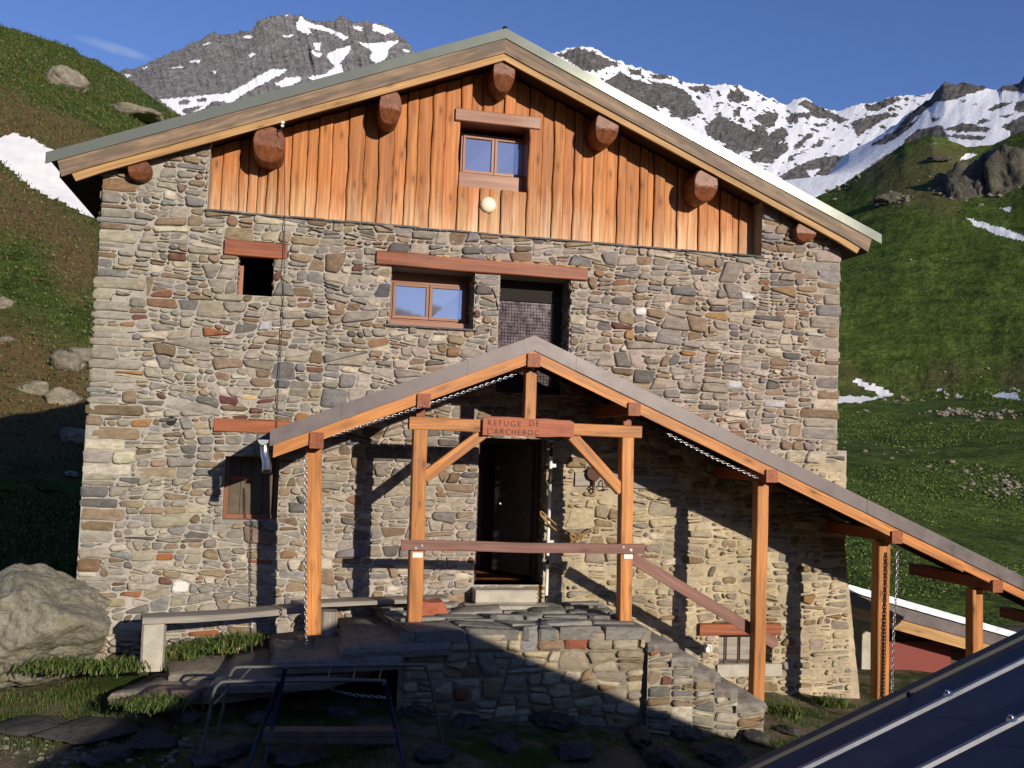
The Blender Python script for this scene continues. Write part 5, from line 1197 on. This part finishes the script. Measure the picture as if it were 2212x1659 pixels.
# snow ridge on the right
silB = conv([(-480, 1350), (700, 480), (1000, 330), (1085, 290), (1130, 275), (1190, 262), (1240, 255), (1300, 275), (1395, 322), (1440, 345), (1520, 375), (1620, 405), (1700, 410), (1760, 450), (1860, 470), (1960, 470), (2045, 465), (2110, 480), (2170, 500)], 2)+conv([(100, 495), (210, 500), (295, 500), (380, 520), (470, 555), (560, 595), (630, 620), (690, 590), (730, 583), (800, 620), (870, 645), (930, 658), (1000, 640), (1100, 612), (1180, 605), (1230, 575), (1270, 570), (1380, 572), (1510, 545), (1700, 560), (2038, 520), (2500, 500)], 3)
rkB = [conv(p, 3) for p in ([(0, 520), (60, 560), (125, 665), (40, 705), (-60, 690), (-60, 560)], [(160, 745), (240, 658), (268, 740), (190, 772)], [(160, 800), (230, 770), (310, 730), (395, 770), (380, 800), (290, 822), (220, 835)], [(285, 600), (340, 515), (418, 590), (350, 612)],
  [(250, 870), (330, 820), (440, 770), (520, 700), (570, 745), (500, 760), (520, 800), (605, 750), (650, 800), (580, 850), (640, 850), (640, 890), (540, 965), (430, 960), (400, 930), (480, 882), (380, 892), (350, 912)], [(435, 700), (520, 660), (585, 680), (560, 742), (480, 732)], [(625, 700), (680, 668), (782, 668), (770, 692), (700, 702), (690, 732), (640, 732)],
  [(700, 620), (745, 590), (870, 650), (1005, 710), (950, 732), (870, 702), (790, 692), (770, 652)], [(785, 735), (860, 728), (872, 746), (800, 750)], [(1000, 730), (1100, 690), (1230, 668), (1300, 680), (1200, 712), (1130, 762), (1050, 805), (1030, 762)], [(1100, 632), (1190, 603), (1260, 572), (1322, 590), (1200, 642), (1180, 662), (1110, 655)],
  [(590, 1045), (680, 988), (800, 940), (900, 925), (1000, 918), (1130, 858), (1300, 818), (1400, 760), (1400, 900), (1240, 912), (1000, 958), (975, 985), (1090, 995), (990, 1090), (840, 1105), (700, 1110), (640, 1080)], [(670, 870), (760, 790), (800, 790), (700, 880)], [(770, 860), (845, 835), (850, 860), (790, 880)], [(640, 930), (760, 880), (640, 960)], [(890, 770), (930, 755), (910, 780)], [(110, 510), (190, 505), (170, 545), (120, 550)], [(320, 650), (370, 625), (350, 690), (320, 685)], [(335, 720), (370, 690), (385, 730)])]+\
  [conv(p, 2) for p in ([(1110, 305), (1200, 266), (1290, 285), (1390, 335), (1430, 362), (1370, 372), (1310, 395), (1230, 390)], [(1370, 440), (1440, 395), (1500, 430), (1600, 462), (1700, 458), (1800, 500), (1815, 560), (1880, 600), (1850, 645), (1800, 655), (1750, 625), (1700, 600), (1640, 590), (1660, 640), (1500, 560), (1380, 500)], [(1600, 415), (1690, 405), (1740, 440), (1620, 435)], [(1800, 480), (1900, 475), (1960, 490), (1860, 510)], [(1480, 385), (1560, 385), (1550, 420), (1500, 415)], [(1900, 700), (2000, 640), (2120, 700), (2200, 740), (2212, 850), (2080, 830), (1980, 770), (1920, 745)], [(2050, 490), (2150, 560), (2100, 565), (2030, 540)])]
hoB = [conv(p, 3) for p in ([(740, 1012), (830, 998), (800, 1040), (850, 1040), (760, 1080), (700, 1095), (780, 1045)], [(975, 948), (1030, 930), (1230, 905), (1240, 880), (1320, 880), (1300, 900), (1150, 942), (1000, 962)], [(400, 900), (480, 880), (470, 910), (400, 938)], [(1230, 862), (1310, 840), (1330, 842), (1240, 866)])]
def maskB(px, py, V):
    m_ = np.zeros((len(px), 3)); r_ = paint(px, py, rkB, 4, .12) & ~paint(px, py, hoB, 2, .15)
    nn = np.array([mn.fractal((a*.05, b*.09-a*.03, 1), .8, 2.1, 5)+.6*abs(mn.noise((a*.13, b*.2, 4))) for a, b in zip(px, py)]); m_[:, 2] = np.where(r_, np.clip(.16+.2*nn, 0, .42), np.clip(1.0-.78*np.clip(nn, 0, 2), .12, 1)); return m_
terrain('snow_mountain', 'mtR', [(1500, [(0, 540), (3500, 540)]), (1850, [(0, 400), (1700, 390), (3500, 390)]), (2100, silB)], 600, 3500, 1000, 320, .006, .030, 4.5, maskB, ridge=.5, seed=5.2, lat=-.2)
silC = conv([(500, 1300), (760, 1160), (900, 1010), (1000, 900), (1140, 830), (1280, 740), (1370, 665), (1440, 610), (1480, 590), (1510, 545), (1545, 510), (1570, 487), (1600, 490), (1640, 500), (1700, 500), (1800, 515), (1850, 530), (1900, 530), (1905, 512), (1960, 500), (2010, 492), (2038, 455), (2200, 400), (2500, 430)], 3)
rkC = [conv(p, 3) for p in ([(1270, 770), (1370, 665), (1440, 610), (1510, 540), (1560, 470), (1720, 480), (1850, 515), (1740, 552), (1620, 590), (1520, 605), (1440, 665), (1340, 740)], [(1880, 480), (2100, 380), (2300, 380), (2300, 545), (2038, 548), (1900, 535)],
  [(1200, 810), (1330, 745), (1430, 690), (1350, 770), (1260, 830)], [(1820, 655), (1880, 615), (1975, 600), (1930, 630), (1850, 660)], [(1740, 732), (1790, 702), (1848, 710), (1800, 733)], [(1885, 692), (1930, 678), (1982, 675), (1930, 702)], [(1975, 645), (2000, 605), (2100, 580), (2100, 670), (2000, 665)], [(1560, 765), (1680, 728), (1840, 760), (1820, 782), (1650, 782)], [(1560, 800), (1640, 795), (1820, 808), (1790, 832), (1640, 822)],
  [(1900, 755), (1960, 720), (2100, 650), (2100, 760), (1950, 825), (1960, 780)], [(1645, 600), (1700, 590), (1690, 608)], [(1740, 612), (1765, 610), (1765, 622), (1742, 622)], [(1330, 830), (1400, 770), (1550, 740), (1600, 830), (1480, 800), (1400, 870), (1330, 900)], [(800, 1200), (1340, 840), (1400, 900), (900, 1300)], [(1120, 860), (1250, 790), (1330, 790), (1200, 860)], [(1480, 690), (1540, 700), (1500, 730)])]
def maskC(px, py, V):
    m_ = np.zeros((len(px), 3)); r_ = paint(px, py, rkC, 3, .12)
    nn = np.array([mn.fractal((a*.06+b*.1, b*.12-a*.08, 3), .8, 2.1, 5) for a, b in zip(px, py)]); m_[:, 2] = np.where(r_, np.clip(.14+.2*nn, 0, .42), np.clip(1.05-.45*np.clip(nn, 0, 2), .2, 1)); return m_
terrain('snow_shoulder', 'mtR', [(700, [(0, 500), (3500, 500)]), (850, [(0, 400), (1600, 400), (2212, 330), (3500, 330)]), (1000, silC)], 1350, 3500, 720, 260, .006, .026, 3.4, maskC, ridge=.4, seed=9.2, lat=-.3)

# tufts on the near slope, rocks on both
def sample(V, Mk, n, x0, x1, y0, y1, cond=None):
    px, py = proj_np(V); ok = (px > x0) & (px < x1) & (py > y0) & (py < y1) & (Mk[:, 2] < .5)
    return V[RNG.choice(np.where(ok)[0], n)]
P = sample(VL, ML, 60000, -60, 420, 30, 1290); P = P+RNG.normal(0, .11, P.shape)*np.array([1, 1, .0]); P[:, 2] -= .02
dist = np.hypot(P[:, 0], P[:, 1]+12); hz = np.clip(dist/60, .25, 1)
blades('slope_grass', np.c_[P, hz], .20, .045, [(.045, .075, .014), (.07, .10, .022), (.10, .105, .035), (.16, .11, .045), (.03, .05, .01), (.085, .12, .026)], 'coarse green and rusty turf on the slope left of the house', 'grass', 'stuff', lean=1.0)
def hit(V, px, py):
    a, b = proj_np(V); k = int(np.argmin((a-px)**2+(b-py)**2)); return Vector(V[k])
for i, (px, py, s, lab, fl) in enumerate([(148, 182, 1.05, 'squarish pale boulder high on the green slope at upper left', .75), (122, 178, .5, 'small rock touching the squarish boulder high on the left slope', .8), (282, 243, 1.5, 'long flat pale slab on the left slope just above the roof', .28), (150, 785, .5, 'broken pale rock beside the left wall halfway up the slope', .7),
    (185, 775, .45, 'darker mossy rock touching the left wall halfway up the slope', .7), (75, 845, .42, 'low rounded rock, leftmost of the group on the left slope', .6), (138, 860, .40, 'pointed rock below the broken pale one on the left slope', .7), (165, 948, .42, 'rounded speckled rock low on the left slope', .6), (12, 665, .3, 'small rock at the left picture edge above the other', .7), (12, 742, .3, 'lower small rock at the left picture edge', .5), (150, 1025, .2, 'little flat stone above the house shadow on the left slope', .4)]):
    p = hit(VL, px, py); single('slope_rock', 'hillrock', lab, 'rock', c=(p.x, p.y, p.z), rad=(s, s*.8, s*fl), seed=60+i, sub=4, amp=.35, rot=ru(-.4, .4))
# the big crag and single rocks on the far slope
for i, (px, py, sx, sz, lab) in enumerate([(2122, 405, 13, 20, 'big leaning rock crag on the far green slope at right'), (2195, 385, 13, 15, 'dark broken crag right of the big leaning one at the picture edge'), (2075, 420, 6, 6, 'low dark outcrop in the shade left of the big leaning crag'), (1925, 430, 6, 3.2, 'small outcrop alone on the grass halfway down the far slope'), (2030, 345, 6, 2.2, 'flat rocky knoll near the skyline of the green slope')]):
    p = hit(VR, px, py); single('rock_crag', 'crag', lab, 'crag', c=(p.x, p.y, p.z-sz*.25), rad=(sx*.62, sx*.5, sz*.62), seed=80+i, sub=5, amp=.35, fr=1.9, facet=False, cut=20)
V_ = VR; m = MB(); px, py = proj_np(VR); ok = np.where((px > 1790) & (px < 2240) & (py > 380) & (py < 1260) & (MR[:, 2] < .4))[0]; prob = np.clip(MR[ok, 1]-.02, 0, 1)**1.6+.0006; cw = np.array([max(0., mn.noise((a*.05, b*.05, 3))+.05) for a, b in V_[ok][:, :2]]); prob = prob*(cw**1.5+.01); ch = RNG.choice(ok, 850, p=prob/prob.sum())
for k in ch:
    p = VR[k]; d = math.hypot(p[0], p[1]+12); s = d*random.choice((.0006, .0009, .0012, .0018, .003))*ru(.7, 1.2); blob(m, (p[0]+ru(-.5, .5), p[1]+ru(-.5, .5), p[2]+s*.2), (s, s*.8, s*.6), random.random()*50, 1, .5, 1.5, facet=True)
tag(m.build('scree', 'hillrock'), 'scattered pale stones and rubble on the far green slope', 'scree', None, 'stuff')
P = sample(VR, MR, 26000, 1790, 2240, 300, 1290); dist = np.hypot(P[:, 0], P[:, 1]+12); P = P+RNG.normal(0, 1, P.shape)*np.c_[dist, dist, dist*0]*.003
keep = np.array([mn.noise((a*.06, b*.06, 7))+.6*mn.noise((a*.2, b*.2, 2)) > .02 for a, b in P[:, :2]]); P = P[keep]; dist = dist[keep]
blades('far_slope_grass', np.c_[P, np.clip(dist, 30, 200)/100], .16, .09, [(.07, .12, .02), (.10, .155, .03), (.14, .17, .04), (.05, .085, .014)], 'dark green turf and low shrubs on the far slope', 'grass', 'stuff', lean=1.0)

# the valley side behind the camera: keeps the low sky off the ground and shows in the window panes
n, k = 220, 14; m = MB(); vs = []
for j in range(k):
    for i in range(n+1):
        a = RAD(92+176*i/n); da = abs(math.degrees(a)-157.6); dg = math.degrees(a); e = (6.3+.32*max(0, dg-170) if dg > 150 else 6.3+.45*(150-dg)); e = min(e, 25)+.9*mn.fractal((i*.045, 2, 0), .8, 2.0, 5)
        t = j/(k-1); r = 90+620*t*(1+.05*mn.noise((i*.06, j*.4, 1))); zt = math.tan(RAD(e))*710
        z = -6+(zt+6)*t**1.3*(1 if j == k-1 else 1+.07*mn.fractal((i*.09, j*.5, 3), .8, 2.0, 4)); vs.append((sin(a)*r, -12+cos(a)*r, z))
for i in range(n+1): v = vs[(k-1)*(n+1)+i]; vs.append((v[0]*1.5, v[1]*1.5, -6))
m.add(vs, [(j*(n+1)+i, j*(n+1)+i+1, (j+1)*(n+1)+i+1, (j+1)*(n+1)+i) for j in range(k) for i in range(n)], smooth=True); tag(m.build('opposite_hillside', 'crag', None, (0, 0, 0)), kind='structure')
# gravel on the sunlit ground at lower left
m = MB()
for i in range(420):
    x, y = ru(-3.0, -.6), ru(-3.6, -1.9)
    if dens(x*1.3, y*1.3) > .25: continue
    s = random.choice((.012, .018, .025, .04))*ru(.7, 1.2); blob(m, (x, y, gzn(x, y)+s*.2), (s, s*.8, s*.55), random.random()*50, 1, .5, 1.5, facet=True, col=(1, 1, 1))
tag(m.build('gravel', 'hillrock'), 'loose pale gravel on the sunlit path at lower left', 'gravel', None, 'stuff')
